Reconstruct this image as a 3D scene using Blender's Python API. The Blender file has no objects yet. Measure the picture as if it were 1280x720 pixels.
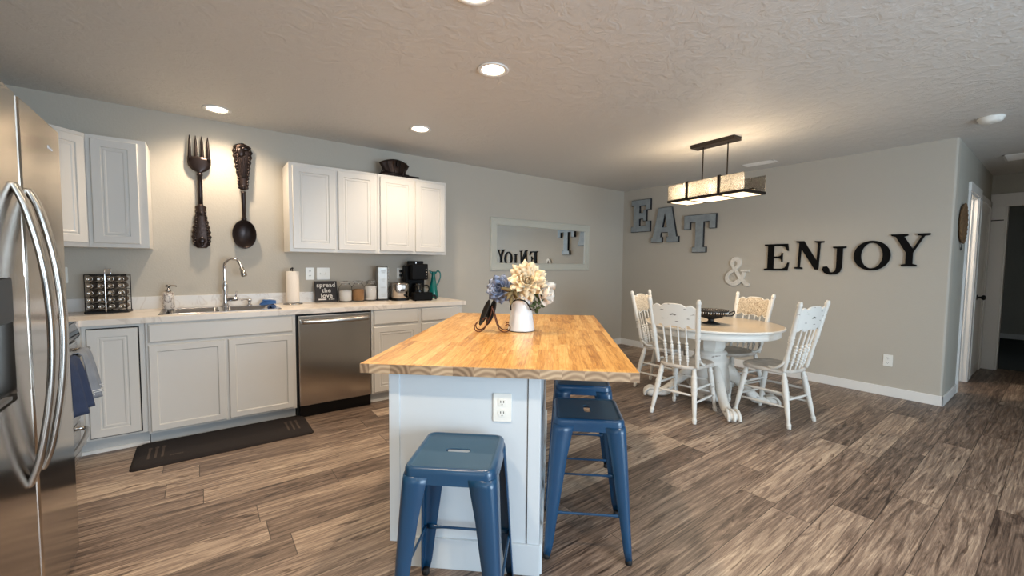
import bpy, bmesh, math, random
from mathutils import Vector, Matrix
random.seed(7)
S = bpy.context.scene
COL = S.collection
R = math.radians
PI = math.pi

# ------------------------------------------------------------------ camera
cam_d = bpy.data.cameras.new('camera')
cam = bpy.data.objects.new('camera', cam_d); COL.objects.link(cam)
F_PX, YAW, PITCH, ROLL, CAM_H = 522.84, 0.6413, 0.0568, 0.0096, 1.2715
fwd = Vector((math.sin(YAW)*math.cos(PITCH), math.cos(YAW)*math.cos(PITCH), -math.sin(PITCH)))
rt0 = Vector((math.cos(YAW), -math.sin(YAW), 0)); up0 = rt0.cross(fwd)
rt = rt0*math.cos(ROLL) + up0*math.sin(ROLL); up = up0*math.cos(ROLL) - rt0*math.sin(ROLL)
m = Matrix((rt, up, -fwd)).transposed().to_4x4(); m.translation = (0, 0, CAM_H)
cam.matrix_world = m
cam_d.sensor_width = 36; cam_d.lens = 36*F_PX/1280; cam_d.clip_start = 0.02
S.camera = cam

# ------------------------------------------------------------------ view, world, daylight
S.view_settings.view_transform = 'Standard'; S.view_settings.look = 'None'
S.view_settings.gamma = 1; S.view_settings.use_curve_mapping = False
S.view_settings.exposure = 0.36
W = bpy.data.worlds.new('world'); S.world = W; W.use_nodes = True
W.node_tree.nodes['Background'].inputs[0].default_value = (0.72, 0.86, 1.0, 1)
W.node_tree.nodes['Background'].inputs[1].default_value = 1.0

def area(name, loc, rot, sx, sy, power, col, spread=180):
    l = bpy.data.lights.new(name, 'AREA'); l.shape = 'RECTANGLE'; l.size = sx; l.size_y = sy
    l.energy = power; l.color = col; l.spread = R(spread)
    o = bpy.data.objects.new(name, l); o.location = loc; o.rotation_euler = rot; COL.objects.link(o); return o
# daylight entering through the patio door and the two windows behind the camera
area('patio_door_daylight', (1.6, -3.16, 1.15), (R(90), 0, 0), 2.3, 2.0, 150, (0.68, 0.85, 1.0))
area('living_window_daylight', (4.1, -3.16, 1.35), (R(90), 0, 0), 1.5, 1.3, 8, (0.72, 0.87, 1.0))
area('left_window_daylight', (-1.38, -0.9, 1.5), (0, R(-90), 0), 1.3, 1.3, 8, (0.75, 0.88, 1.0))

# ------------------------------------------------------------------ room numbers
H = 2.44; XL = -1.22; XR = 5.453; YB = 4.339; YR = -3.0
HY1 = 0.665; HY0 = -0.5; XE = 8.0
WT = 0.12

# ------------------------------------------------------------------ materials
MAT = {}
def new_mat(name):
    m = bpy.data.materials.new(name); m.use_nodes = True; MAT[name] = m
    return m, m.node_tree.nodes, m.node_tree.links, m.node_tree.nodes['Principled BSDF']
def srgb(h):
    h = [((c/255)/12.92 if c/255 <= .04045 else (((c/255)+.055)/1.055)**2.4) for c in h]
    return (*h, 1)
def mat(name, rgb, rough=.5, metal=0, bump=0, scale=60, spec=None, var=0, vscale=8, coat=0, trans=0, ior=None, aniso=0):
    m, N, L, P = new_mat(name)
    P.inputs['Base Color'].default_value = srgb(rgb); P.inputs['Roughness'].default_value = rough
    P.inputs['Metallic'].default_value = metal
    if spec is not None: P.inputs['Specular IOR Level'].default_value = spec
    if coat: P.inputs['Coat Weight'].default_value = coat; P.inputs['Coat Roughness'].default_value = .15
    if trans: P.inputs['Transmission Weight'].default_value = trans
    if ior: P.inputs['IOR'].default_value = ior
    tc = N.new('ShaderNodeTexCoord')
    if var:
        n = N.new('ShaderNodeTexNoise'); n.inputs['Scale'].default_value = vscale; n.inputs['Detail'].default_value = 5
        L.new(tc.outputs['Object'], n.inputs['Vector'])
        mx = N.new('ShaderNodeMix'); mx.data_type = 'RGBA'; mx.blend_type = 'MULTIPLY'; mx.inputs[0].default_value = 1
        mr = N.new('ShaderNodeMapRange'); mr.inputs[1].default_value = .3; mr.inputs[2].default_value = .7
        mr.inputs[3].default_value = 1-var; mr.inputs[4].default_value = 1+var*.3
        L.new(n.outputs[0], mr.inputs[0]); mx.inputs[6].default_value = srgb(rgb); L.new(mr.outputs[0], mx.inputs[7])
        L.new(mx.outputs[2], P.inputs['Base Color'])
    if bump:
        n = N.new('ShaderNodeTexNoise'); n.inputs['Scale'].default_value = scale; n.inputs['Detail'].default_value = 3
        b = N.new('ShaderNodeBump'); b.inputs['Strength'].default_value = bump; b.inputs['Distance'].default_value = .01
        L.new(tc.outputs['Object'], n.inputs['Vector']); L.new(n.outputs[0], b.inputs['Height']); L.new(b.outputs[0], P.inputs['Normal'])
    return m
def ramp(N, stops, interp='LINEAR'):
    r = N.new('ShaderNodeValToRGB'); r.color_ramp.interpolation = interp
    e = r.color_ramp.elements
    while len(e) < len(stops): e.new(.5)
    for el, (p, c) in zip(e, stops): el.position = p; el.color = c if len(c) == 4 else (*c, 1)
    return r
def mth(N, L, op, a, b=None, c=None):
    n = N.new('ShaderNodeMath'); n.operation = op
    for i, v in enumerate((a, b, c)):
        if v is None: continue
        if isinstance(v, (int, float)): n.inputs[i].default_value = v
        else: L.new(v, n.inputs[i])
    return n.outputs[0]

mat('wall_paint', (186, 180, 169), .62, bump=.12, scale=90, spec=.35)
mat('hall_paint', (176, 174, 165), .62, bump=.12, scale=90, spec=.35)
mat('trim_white', (232, 231, 228), .35, spec=.4)
mat('cabinet_white', (212, 209, 204), .34, spec=.45)
mat('island_white', (206, 214, 220), .38, spec=.45)
mat('groove', (150, 148, 144), .6)
mat('toe_grey', (190, 192, 192), .5)
mat('black_plastic', (9, 9, 10), .33, spec=.25)
mat('black_matte', (16, 16, 17), .55)
mat('can_steel', (170, 168, 164), .42, .9)
mat('coffee_black', (7, 7, 8), .5, spec=.12)
mat('dark_gap', (8, 8, 8), .8)
mat('plate_white', (235, 235, 230), .3)
mat('slot_dark', (60, 58, 55), .6)
mat('chrome', (225, 225, 228), .09, 1)
mat('brushed_nickel', (175, 172, 168), .22, 1)
mat('stool_blue', (20, 64, 98), .3, spec=.5, coat=.25)
mat('stool_pan', (34, 72, 98), .45, spec=.5, coat=.1)
mat('rubber_black', (12, 12, 14), .7)
mat('bronze', (58, 46, 42), .38, .75, bump=.25, scale=40)
mat('bronze_plain', (42, 34, 33), .3, .7)
mat('fixture_bronze', (46, 38, 32), .4, .5)
mat('pitcher_white', (228, 234, 240), .22, coat=.5, var=.05, vscale=6)
mat('wire_copper', (98, 62, 48), .35, .8)
mat('wire_black', (22, 20, 20), .4, .4)
mat('enjoy_black', (5, 5, 6), .7, spec=.15)
mat('amp_white', (224, 220, 212), .6, var=.15, vscale=30)
mat('galv', (150, 158, 162), .45, .15, var=.2, vscale=14)
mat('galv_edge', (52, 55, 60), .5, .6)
mat('mirror_frame', (190, 190, 180), .4)
mat('mirror_glass', (240, 242, 242), .01, 1)
mat('mat_dark', (27, 18, 17), .85, bump=.5, scale=400)
mat('mat_mark', (70, 58, 50), .8)
mat('towel_grey', (140, 148, 160), .95, bump=.5, scale=300, var=.15, vscale=20)
mat('towel_navy', (48, 62, 92), .95, bump=.5, scale=300, var=.15, vscale=20)
mat('towel_white', (215, 220, 226), .95)
mat('paper', (232, 224, 214), .9, bump=.3, scale=120)
mat('sign_face', (34, 28, 28), .6, var=.2, vscale=12)
mat('sign_ink', (216, 212, 206), .6)
mat('flour', (236, 234, 230), .95)
mat('brown_sugar', (176, 132, 88), .95, bump=.6, scale=200)
mat('teal_glass', (24, 128, 122), .12, trans=.35, ior=1.45, coat=.4)
mat('cloth_blue', (60, 105, 165), .8)
mat('bowl_iron', (50, 47, 45), .5, .5, bump=.6, scale=90)
mat('carved_cream', (214, 200, 178), .6)
mat('wear_grey', (128, 122, 116), .7)
mat('seat_wash', (212, 204, 194), .55, var=.3, vscale=14)
mat('hall_carpet', (70, 72, 70), .95, bump=.5, scale=300)
mat('wicker', (120, 92, 62), .8, bump=.9, scale=70, var=.4, vscale=40)
mat('leaf_green', (70, 88, 48), .55, var=.3, vscale=30)
mat('leaf_lime', (150, 158, 62), .55, var=.2, vscale=30)
mat('leaf_olive', (120, 104, 66), .6, var=.3, vscale=30)
mat('petal_blue', (148, 162, 192), .6, var=.35, vscale=40)
mat('petal_cream', (243, 224, 190), .6, var=.14, vscale=35)
mat('petal_white', (243, 233, 220), .6, var=.1, vscale=30)
mat('flower_heart', (222, 190, 130), .7)
mat('steel_side', (96, 96, 98), .45, .3)
mat('oven_glass', (10, 10, 11), .08)
mat('spice', (96, 84, 74), .6, var=.5, vscale=60)
mat('screen_blue', (30, 34, 40), .2)

def brushed(name, rgb, rough, vert=True, wave=.02):
    m, N, L, P = new_mat(name)
    P.inputs['Base Color'].default_value = srgb(rgb); P.inputs['Metallic'].default_value = 1; P.inputs['Roughness'].default_value = rough
    tc = N.new('ShaderNodeTexCoord'); mp = N.new('ShaderNodeMapping')
    mp.inputs['Scale'].default_value = (400, 400, 3) if vert else (3, 3, 400)
    n = N.new('ShaderNodeTexNoise'); n.inputs['Scale'].default_value = 1; n.inputs['Detail'].default_value = 2
    L.new(tc.outputs['Object'], mp.inputs[0]); L.new(mp.outputs[0], n.inputs[0])
    mr = N.new('ShaderNodeMapRange'); mr.inputs[3].default_value = rough*.75; mr.inputs[4].default_value = rough*1.3
    L.new(n.outputs[0], mr.inputs[0]); L.new(mr.outputs[0], P.inputs['Roughness'])
    n2 = N.new('ShaderNodeTexNoise'); n2.inputs['Scale'].default_value = 3
    L.new(tc.outputs['Object'], n2.inputs[0])
    b = N.new('ShaderNodeBump'); b.inputs['Strength'].default_value = wave; b.inputs['Distance'].default_value = .05
    L.new(n2.outputs[0], b.inputs['Height']); L.new(b.outputs[0], P.inputs['Normal'])
    return m
brushed('stainless', (186, 178, 170), .15)
brushed('stainless_h', (184, 180, 176), .26, False)
brushed('stainless_satin', (176, 176, 178), .16, False)

def glass_mat(name, rgb=(240, 248, 248), rough=.02):
    m, N, L, P = new_mat(name)
    P.inputs['Base Color'].default_value = srgb(rgb); P.inputs['Roughness'].default_value = rough
    P.inputs['Transmission Weight'].default_value = 1; P.inputs['IOR'].default_value = 1.2
    return m
glass_mat('clear_glass', (255, 255, 255))

def emit(name, rgb, s):
    m, N, L, P = new_mat(name)
    P.inputs['Base Color'].default_value = srgb(rgb); P.inputs['Emission Color'].default_value = srgb(rgb)
    P.inputs['Emission Strength'].default_value = s
    return m
emit('bulb_warm', (255, 236, 205), 14)
emit('diffuser_warm', (255, 232, 190), 1.7)

# ceiling with knock-down texture
def ceiling_mat():
    m, N, L, P = new_mat('ceiling_paint')
    P.inputs['Base Color'].default_value = srgb((212, 211, 208)); P.inputs['Roughness'].default_value = .5
    P.inputs['Specular IOR Level'].default_value = .5
    tc = N.new('ShaderNodeTexCoord')
    n = N.new('ShaderNodeTexNoise'); n.inputs['Scale'].default_value = 9; n.inputs['Detail'].default_value = 6; n.inputs['Roughness'].default_value = .6; n.inputs['Distortion'].default_value = 1.2
    L.new(tc.outputs['Object'], n.inputs[0])
    r = ramp(N, [(.45, (0, 0, 0)), (.6, (1, 1, 1))]); L.new(n.outputs[0], r.inputs[0])
    n2 = N.new('ShaderNodeTexNoise'); n2.inputs['Scale'].default_value = 55; n2.inputs['Detail'].default_value = 3
    L.new(tc.outputs['Object'], n2.inputs[0])
    h = mth(N, L, 'ADD', mth(N, L, 'MULTIPLY', r.outputs[0], .8), mth(N, L, 'MULTIPLY', n2.outputs[0], .6))
    b = N.new('ShaderNodeBump'); b.inputs['Strength'].default_value = .32; b.inputs['Distance'].default_value = .01
    L.new(h, b.inputs['Height']); L.new(b.outputs[0], P.inputs['Normal'])
ceiling_mat()

def planks(name, pw, pl, tones, seam=.55, grain=(1.6, 34), rough=.42, along='X', knots=True, contrast=1.0, gapw=.0018, coat=0, bumps=.15):
    """boards running along one object axis, each with its own tone and grain"""
    m, N, L, P = new_mat(name)
    tc = N.new('ShaderNodeTexCoord'); sep = N.new('ShaderNodeSeparateXYZ'); L.new(tc.outputs['Object'], sep.inputs[0])
    u, v = (sep.outputs[0], sep.outputs[1]) if along == 'X' else (sep.outputs[1], sep.outputs[0])
    row = mth(N, L, 'FLOOR', mth(N, L, 'DIVIDE', v, pw))
    wn = N.new('ShaderNodeTexWhiteNoise'); wn.noise_dimensions = '1D'; L.new(row, wn.inputs['W'])
    u2 = mth(N, L, 'ADD', mth(N, L, 'DIVIDE', u, pl), mth(N, L, 'MULTIPLY', wn.outputs['Value'], 7.3))
    colm = mth(N, L, 'FLOOR', u2)
    cmb = N.new('ShaderNodeCombineXYZ'); L.new(row, cmb.inputs[0]); L.new(colm, cmb.inputs[1])
    wn2 = N.new('ShaderNodeTexWhiteNoise'); wn2.noise_dimensions = '2D'; L.new(cmb.outputs[0], wn2.inputs['Vector'])
    rnd = wn2.outputs['Value']
    off = mth(N, L, 'MULTIPLY', rnd, 37.0)
    def grainnoise(su, sv, det, dist, ro=.6):
        c = N.new('ShaderNodeCombineXYZ')
        L.new(mth(N, L, 'ADD', mth(N, L, 'MULTIPLY', u, su), off), c.inputs[0])
        L.new(mth(N, L, 'MULTIPLY', v, sv), c.inputs[1]); L.new(off, c.inputs[2])
        n = N.new('ShaderNodeTexNoise'); n.inputs['Scale'].default_value = 1; n.inputs['Detail'].default_value = det
        n.inputs['Distortion'].default_value = dist; n.inputs['Roughness'].default_value = ro
        L.new(c.outputs[0], n.inputs[0]); return n.outputs[0]
    g1 = grainnoise(grain[0], grain[1]*.36, 8, 1.9, .70)
    g2 = grainnoise(grain[0]*1.8, grain[1]*2.2, 5, .8, .65)
    t = mth(N, L, 'ADD', mth(N, L, 'MULTIPLY', mth(N, L, 'SUBTRACT', g1, .5), 1.55*contrast), mth(N, L, 'MULTIPLY', mth(N, L, 'SUBTRACT', g2, .5), .95*contrast))
    t = mth(N, L, 'ADD', t, mth(N, L, 'MULTIPLY', mth(N, L, 'SUBTRACT', rnd, .5), .42))
    t = mth(N, L, 'ADD', t, .5)
    r = ramp(N, tones); L.new(t, r.inputs[0])
    col = r.outputs[0]
    if knots:   # dark scorched streaks
        g3 = grainnoise(2.2, 13, 3, 2.2, .55)
        r3 = ramp(N, [(.62, (1, 1, 1)), (.67, (.42, .37, .34)), (.72, (.26, .22, .20))]); L.new(g3, r3.inputs[0])
        mx = N.new('ShaderNodeMix'); mx.data_type = 'RGBA'; mx.blend_type = 'MULTIPLY'; mx.inputs[0].default_value = .9
        L.new(col, mx.inputs[6]); L.new(r3.outputs[0], mx.inputs[7]); col = mx.outputs[2]
    fv = mth(N, L, 'FRACT', mth(N, L, 'DIVIDE', v, pw)); fu = mth(N, L, 'FRACT', u2)
    gv = mth(N, L, 'LESS_THAN', mth(N, L, 'MINIMUM', fv, mth(N, L, 'SUBTRACT', 1.0, fv)), gapw/pw)
    gu = mth(N, L, 'LESS_THAN', mth(N, L, 'MINIMUM', fu, mth(N, L, 'SUBTRACT', 1.0, fu)), gapw/pl)
    gap = mth(N, L, 'MAXIMUM', gv, gu)
    mx = N.new('ShaderNodeMix'); mx.data_type = 'RGBA'; L.new(mth(N, L, 'MULTIPLY', gap, seam), mx.inputs[0])
    L.new(col, mx.inputs[6]); mx.inputs[7].default_value = (tones[0][1][0]*.4, tones[0][1][1]*.4, tones[0][1][2]*.4, 1)
    L.new(mx.outputs[2], P.inputs['Base Color'])
    P.inputs['Roughness'].default_value = rough
    if coat: P.inputs['Coat Weight'].default_value = coat; P.inputs['Coat Roughness'].default_value = .25
    b = N.new('ShaderNodeBump'); b.inputs['Strength'].default_value = bumps; b.inputs['Distance'].default_value = .002
    L.new(mth(N, L, 'SUBTRACT', g2, gap), b.inputs['Height']); L.new(b.outputs[0], P.inputs['Normal'])
    return m
planks('floor_planks', .178, 1.22, [(.05, srgb((60, 47, 40))), (.34, srgb((108, 91, 79))), (.52, srgb((134, 115, 101))), (.72, srgb((164, 145, 127))), (.98, srgb((200, 180, 158)))], contrast=1.15, grain=(1.7, 60), seam=.8)
planks('butcher_block', .045, .48, [(.1, srgb((156, 102, 40))), (.42, srgb((204, 148, 72))), (.6, srgb((220, 168, 92))), (.9, srgb((236, 194, 122)))], seam=.35, grain=(3.5, 75), rough=.32, along='Y', knots=False, contrast=1.0, gapw=.0006, coat=.3, bumps=.04)

def endgrain():
    m, N, L, P = new_mat('block_edge')
    tc = N.new('ShaderNodeTexCoord'); sep = N.new('ShaderNodeSeparateXYZ'); L.new(tc.outputs['Object'], sep.inputs[0])
    s = mth(N, L, 'ADD', sep.outputs[0], sep.outputs[1])
    blk = mth(N, L, 'FLOOR', mth(N, L, 'DIVIDE', s, .085))
    wn = N.new('ShaderNodeTexWhiteNoise'); wn.noise_dimensions = '1D'; L.new(blk, wn.inputs['W'])
    c = N.new('ShaderNodeCombineXYZ'); L.new(mth(N, L, 'SUBTRACT', s, mth(N, L, 'ADD', mth(N, L, 'MULTIPLY', blk, .085), mth(N, L, 'MULTIPLY', wn.outputs[0], .085))), c.inputs[0])
    L.new(mth(N, L, 'ADD', sep.outputs[2], mth(N, L, 'MULTIPLY', wn.outputs[0], .12)), c.inputs[2])
    w = N.new('ShaderNodeTexWave'); w.wave_type = 'RINGS'; w.rings_direction = 'Y'; w.inputs['Scale'].default_value = 14; w.inputs['Distortion'].default_value = 3.0; w.inputs['Detail'].default_value = 1
    L.new(c.outputs[0], w.inputs[0])
    t = mth(N, L, 'ADD', mth(N, L, 'MULTIPLY', w.outputs[1], .45), mth(N, L, 'MULTIPLY', wn.outputs[0], .5))
    r = ramp(N, [(.05, srgb((116, 94, 74))), (.5, srgb((160, 136, 110))), (.95, srgb((200, 176, 146)))]); L.new(t, r.inputs[0])
    L.new(r.outputs[0], P.inputs['Base Color']); P.inputs['Roughness'].default_value = .5
endgrain()

def marble(name, base, vein, scale=3.0, rough=.25, amount=.5):
    m, N, L, P = new_mat(name)
    tc = N.new('ShaderNodeTexCoord')
    n = N.new('ShaderNodeTexNoise'); n.inputs['Scale'].default_value = scale; n.inputs['Detail'].default_value = 7; n.inputs['Distortion'].default_value = 1.6
    L.new(tc.outputs['Object'], n.inputs[0])
    a = mth(N, L, 'ABSOLUTE', mth(N, L, 'SUBTRACT', n.outputs[0], .5))
    r = ramp(N, [(0, srgb(vein)), (.022*amount*2, srgb(base)), (1, srgb(base))]); L.new(a, r.inputs[0])
    L.new(r.outputs[0], P.inputs['Base Color']); P.inputs['Roughness'].default_value = rough
marble('counter_marble', (226, 217, 207), (208, 198, 187), 2.2, .3, .8)
marble('splash_marble', (220, 218, 215), (206, 201, 196), 4, .3, .6)
marble('soap_marble', (222, 214, 206), (120, 106, 98), 14, .3, 1)

def chippy(name, base, under, thr=.60):
    m, N, L, P = new_mat(name)
    tc = N.new('ShaderNodeTexCoord'); mp = N.new('ShaderNodeMapping'); mp.inputs['Scale'].default_value = (1, 1, 2.3)
    L.new(tc.outputs['Object'], mp.inputs[0])
    n = N.new('ShaderNodeTexNoise'); n.inputs['Scale'].default_value = 13; n.inputs['Detail'].default_value = 5
    L.new(mp.outputs[0], n.inputs[0])
    r = ramp(N, [(thr, srgb(base)), (thr+.035, srgb(under))]); L.new(n.outputs[0], r.inputs[0])
    L.new(r.outputs[0], P.inputs['Base Color']); P.inputs['Roughness'].default_value = .48
chippy('chippy_white', (228, 226, 220), (150, 140, 130), .70)
chippy('chippy_leg', (222, 219, 212), (150, 142, 134), .66)
mat('table_top', (198, 182, 160), .3, var=.06, vscale=5, coat=.4)

def carved():
    m, N, L, P = new_mat('carved_relief')
    tc = N.new('ShaderNodeTexCoord')
    n = N.new('ShaderNodeTexNoise'); n.inputs['Scale'].default_value = 26; n.inputs['Detail'].default_value = 1.5; n.inputs['Distortion'].default_value = 3.5
    L.new(tc.outputs['Object'], n.inputs[0])
    a = mth(N, L, 'ABSOLUTE', mth(N, L, 'SUBTRACT', n.outputs[0], .5))
    r = ramp(N, [(0, srgb((128, 106, 84))), (.05, srgb((206, 192, 170))), (.2, srgb((226, 216, 198)))]); L.new(a, r.inputs[0])
    L.new(r.outputs[0], P.inputs['Base Color']); P.inputs['Roughness'].default_value = .55
    b = N.new('ShaderNodeBump'); b.inputs['Strength'].default_value = .9; b.inputs['Distance'].default_value = .01
    L.new(mth(N, L, 'MINIMUM', a, .12), b.inputs['Height']); L.new(b.outputs[0], P.inputs['Normal'])
carved()

def seeded():   # the clear seeded glass of the pendant
    m, N, L, P = new_mat('seeded_glass')
    tc = N.new('ShaderNodeTexCoord')
    v = N.new('ShaderNodeTexNoise'); v.inputs['Scale'].default_value = 26; v.inputs['Detail'].default_value = 1; v.inputs['Distortion'].default_value = 4
    L.new(tc.outputs['Object'], v.inputs[0])
    a = mth(N, L, 'ABSOLUTE', mth(N, L, 'SUBTRACT', v.outputs[0], .5))
    b = N.new('ShaderNodeBump'); b.inputs['Strength'].default_value = 1; b.inputs['Distance'].default_value = .02
    L.new(a, b.inputs['Height']); L.new(b.outputs[0], P.inputs['Normal'])
    r = ramp(N, [(.02, srgb((70, 65, 58))), (.08, srgb((190, 186, 178)))]); L.new(a, r.inputs[0])
    P.inputs['Roughness'].default_value = .1; P.inputs['Transmission Weight'].default_value = 1; P.inputs['IOR'].default_value = 1.25
    tr = N.new('ShaderNodeBsdfTranslucent'); L.new(r.outputs[0], tr.inputs[0])
    mx = N.new('ShaderNodeMixShader'); r2 = ramp(N, [(.015, (.2, .2, .2)), (.06, (.85, .85, .85))]); L.new(a, r2.inputs[0]); L.new(r2.outputs[0], mx.inputs[0])
    L.new(P.outputs[0], mx.inputs[1]); L.new(tr.outputs[0], mx.inputs[2])
    L.new(mx.outputs[0], N['Material Output'].inputs[0])
seeded()

# ------------------------------------------------------------------ builders
class MB:
    def __init__(s): s.bm = bmesh.new()
    def merge(s, b2, M=None, smooth=False):
        if M is not None: b2.transform(M)
        for f in b2.faces: f.smooth = smooth
        me = bpy.data.meshes.new('tmp'); b2.to_mesh(me); b2.free(); s.bm.from_mesh(me); bpy.data.meshes.remove(me)
        return s
    def box(s, x0, x1, y0, y1, z0, z1, bev=0, M=None, seg=2):
        b = bmesh.new(); bmesh.ops.create_cube(b, size=1)
        for v in b.verts: v.co = Vector(((x0+x1)/2+v.co.x*(x1-x0), (y0+y1)/2+v.co.y*(y1-y0), (z0+z1)/2+v.co.z*(z1-z0)))
        if bev: bmesh.ops.bevel(b, geom=b.edges[:], offset=bev, segments=seg, affect='EDGES', profile=.6)
        return s.merge(b, M)
    def loops(s, loops, closed=True, cap0=True, cap1=True, M=None, smooth=True):
        b = bmesh.new(); vs = [[b.verts.new(p) for p in l] for l in loops]
        n = len(vs[0])
        for a, c in zip(vs, vs[1:]):
            for i in range(n if closed else n-1):
                j = (i+1) % n
                try: b.faces.new((a[i], a[j], c[j], c[i]))
                except ValueError: pass
        if closed and cap0: b.faces.new(list(reversed(vs[0])))
        if closed and cap1: b.faces.new(vs[-1])
        bmesh.ops.recalc_face_normals(b, faces=b.faces[:])
        return s.merge(b, M, smooth)
    def lathe(s, prof, M=None, seg=24, caps=True, smooth=True, sx=1, sy=1):
        L = [[Vector((r*math.cos(2*PI*k/seg)*sx, r*math.sin(2*PI*k/seg)*sy, z)) for k in range(seg)] for r, z in [(max(r, 1e-4), z) for r, z in prof]]
        return s.loops(L, True, caps, caps, M, smooth)
    def turned(s, p0, p1, prof, seg=14):
        """profile (fraction along p0>p1, radius)"""
        p0, p1 = Vector(p0), Vector(p1); d = p1-p0
        M = Matrix.Translation(p0) @ d.to_track_quat('Z', 'Y').to_matrix().to_4x4()
        return s.lathe([(r, t*d.length) for t, r in prof], M, seg)
    def tube(s, pts, r, seg=10, smooth_path=0, close=False):
        P = [Vector(p) for p in pts]
        if smooth_path: P = spline(P, smooth_path, close)
        n = len(P); rad = (lambda t: r) if not callable(r) else r
        L = []; prev = None
        for i in range(n):
            if close: t = P[(i+1) % n]-P[i-1]
            else: t = P[min(i+1, n-1)]-P[max(i-1, 0)]
            t.normalize()
            if prev is None:
                a = Vector((0, 0, 1)) if abs(t.z) < .9 else Vector((1, 0, 0)); nrm = t.cross(a).normalized()
            else: nrm = (prev - t*prev.dot(t)).normalized()
            prev = nrm; bn = t.cross(nrm); rr = rad(i/max(1, n-1))
            L.append([P[i]+(nrm*math.cos(2*PI*k/seg)+bn*math.sin(2*PI*k/seg))*rr for k in range(seg)])
        if close: L.append(L[0]); return s.loops(L, True, False, False)
        return s.loops(L)
    def prism(s, pts, t0, t1, M=None, bev=0, smooth=False):
        """polygon in local XY extruded along local Z"""
        b = bmesh.new(); vs = [b.verts.new((x, y, t0)) for x, y in pts]; f = b.faces.new(vs)
        e = bmesh.ops.extrude_face_region(b, geom=[f])
        bmesh.ops.translate(b, vec=(0, 0, t1-t0), verts=[v for v in e['geom'] if isinstance(v, bmesh.types.BMVert)])
        bmesh.ops.recalc_face_normals(b, faces=b.faces[:])
        if bev: bmesh.ops.bevel(b, geom=b.edges[:], offset=bev, segments=2, affect='EDGES')
        return s.merge(b, M, smooth)
    def ell(s, c, rx, ry, rz, M=None, seg=16):
        b = bmesh.new(); bmesh.ops.create_uvsphere(b, u_segments=seg, v_segments=max(6, seg//2), radius=1)
        for v in b.verts: v.co = Vector((c[0]+v.co.x*rx, c[1]+v.co.y*ry, c[2]+v.co.z*rz))
        return s.merge(b, M, True)
    def build(s, name, material, parent=None, loc=None, rot=None):
        me = bpy.data.meshes.new(name); s.bm.to_mesh(me); s.bm.free()
        me.materials.append(MAT[material])
        o = bpy.data.objects.new(name, me); COL.objects.link(o)
        if parent is not None: o.parent = parent
        if loc: o.location = loc
        if rot: o.rotation_euler = rot
        return o
def spline(P, k, close=False):
    out = []; n = len(P)
    for i in range(n if close else n-1):
        if close: a, b, c, d = P[i-1], P[i], P[(i+1) % n], P[(i+2) % n]
        else: a, b, c, d = P[max(i-1, 0)], P[i], P[i+1], P[min(i+2, n-1)]
        for j in range(k):
            t = j/k
            out.append(.5*((2*b)+(c-a)*t+(2*a-5*b+4*c-d)*t*t+(3*b-a-3*c+d)*t**3))
    if not close: out.append(P[-1])
    return out
def tag(o, label=None, cat=None, group=None, kind=None):
    for k, v in (('label', label), ('category', cat), ('group', group), ('kind', kind)):
        if v: o[k] = v
    return o
def thing(name, label, cat, loc=(0, 0, 0), rz=0, group=None):
    o = bpy.data.objects.new(name, None); COL.objects.link(o); o.empty_display_size = .1
    o.location = loc; o.rotation_euler = (0, 0, rz)
    return tag(o, label, cat, group)
def struct(name, mb, m, label=None): return tag(mb.build(name, m), label, None, None, 'structure')
def copy_tree(o, parent=None):
    c = o.copy(); COL.objects.link(c)
    if parent is not None: c.parent = parent
    for ch in list(o.children): copy_tree(ch, c)
    return c
def rrect(hx, hy, r, n=6):
    pts = []
    for cx, cy, a0 in ((hx-r, hy-r, 0), (-hx+r, hy-r, 90), (-hx+r, -hy+r, 180), (hx-r, -hy+r, 270)):
        for k in range(n+1):
            a = R(a0+90*k/n); pts.append((cx+r*math.cos(a), cy+r*math.sin(a)))
    return pts
FACE_Y = Matrix(((1, 0, 0, 0), (0, 0, -1, 0), (0, 1, 0, 0), (0, 0, 0, 1)))      # local x>X, y>Z, z>-Y : on the back wall
FACE_NX = Matrix(((0, 0, -1, 0), (-1, 0, 0, 0), (0, 1, 0, 0), (0, 0, 0, 1)))    # local x>-Y, y>Z, z>-X : on the right wall
FACE_PX = Matrix(((0, 0, 1, 0), (1, 0, 0, 0), (0, 1, 0, 0), (0, 0, 0, 1)))      # local x>Y, y>Z, z>+X : facing into the room from the left
def T(x, y, z): return Matrix.Translation((x, y, z))
def nested(mb, w0, w1, h0, h1, prof, M):
    """nested rectangles (inset, height) lofted: cabinet doors, drawer fronts"""
    L = [[(w0+i, h0+i, z), (w1-i, h0+i, z), (w1-i, h1-i, z), (w0+i, h1-i, z)] for i, z in prof]
    return mb.loops([[Vector(p) for p in l] for l in L], True, True, True, M, False)
RAISED = [(0, 0), (0, .015), (.004, .019), (.050, .019), (.054, .013), (.060, .013), (.064, .016), (.072, .016), (.078, .0125), (.082, .0125)]
SHAKER = [(0, 0), (0, .015), (.004, .019), (.042, .019), (.048, .011), (.050, .011)]
SLAB = [(0, 0), (0, .011), (.010, .019), (.012, .019)]
def text_mb(txt, size, depth, font_off=0, spacing=1.0):
    cu = bpy.data.curves.new('t', 'FONT'); cu.body = txt; cu.size = size; cu.extrude = depth/2; cu.offset = font_off
    cu.align_x = 'CENTER'; cu.align_y = 'CENTER'; cu.space_character = spacing; cu.resolution_u = 4
    o = bpy.data.objects.new('t', cu); COL.objects.link(o)
    dg = bpy.context.evaluated_depsgraph_get(); me = bpy.data.meshes.new_from_object(o.evaluated_get(dg))
    bpy.data.objects.remove(o); b = bmesh.new(); b.from_mesh(me); bpy.data.meshes.remove(me)
    return b
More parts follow.
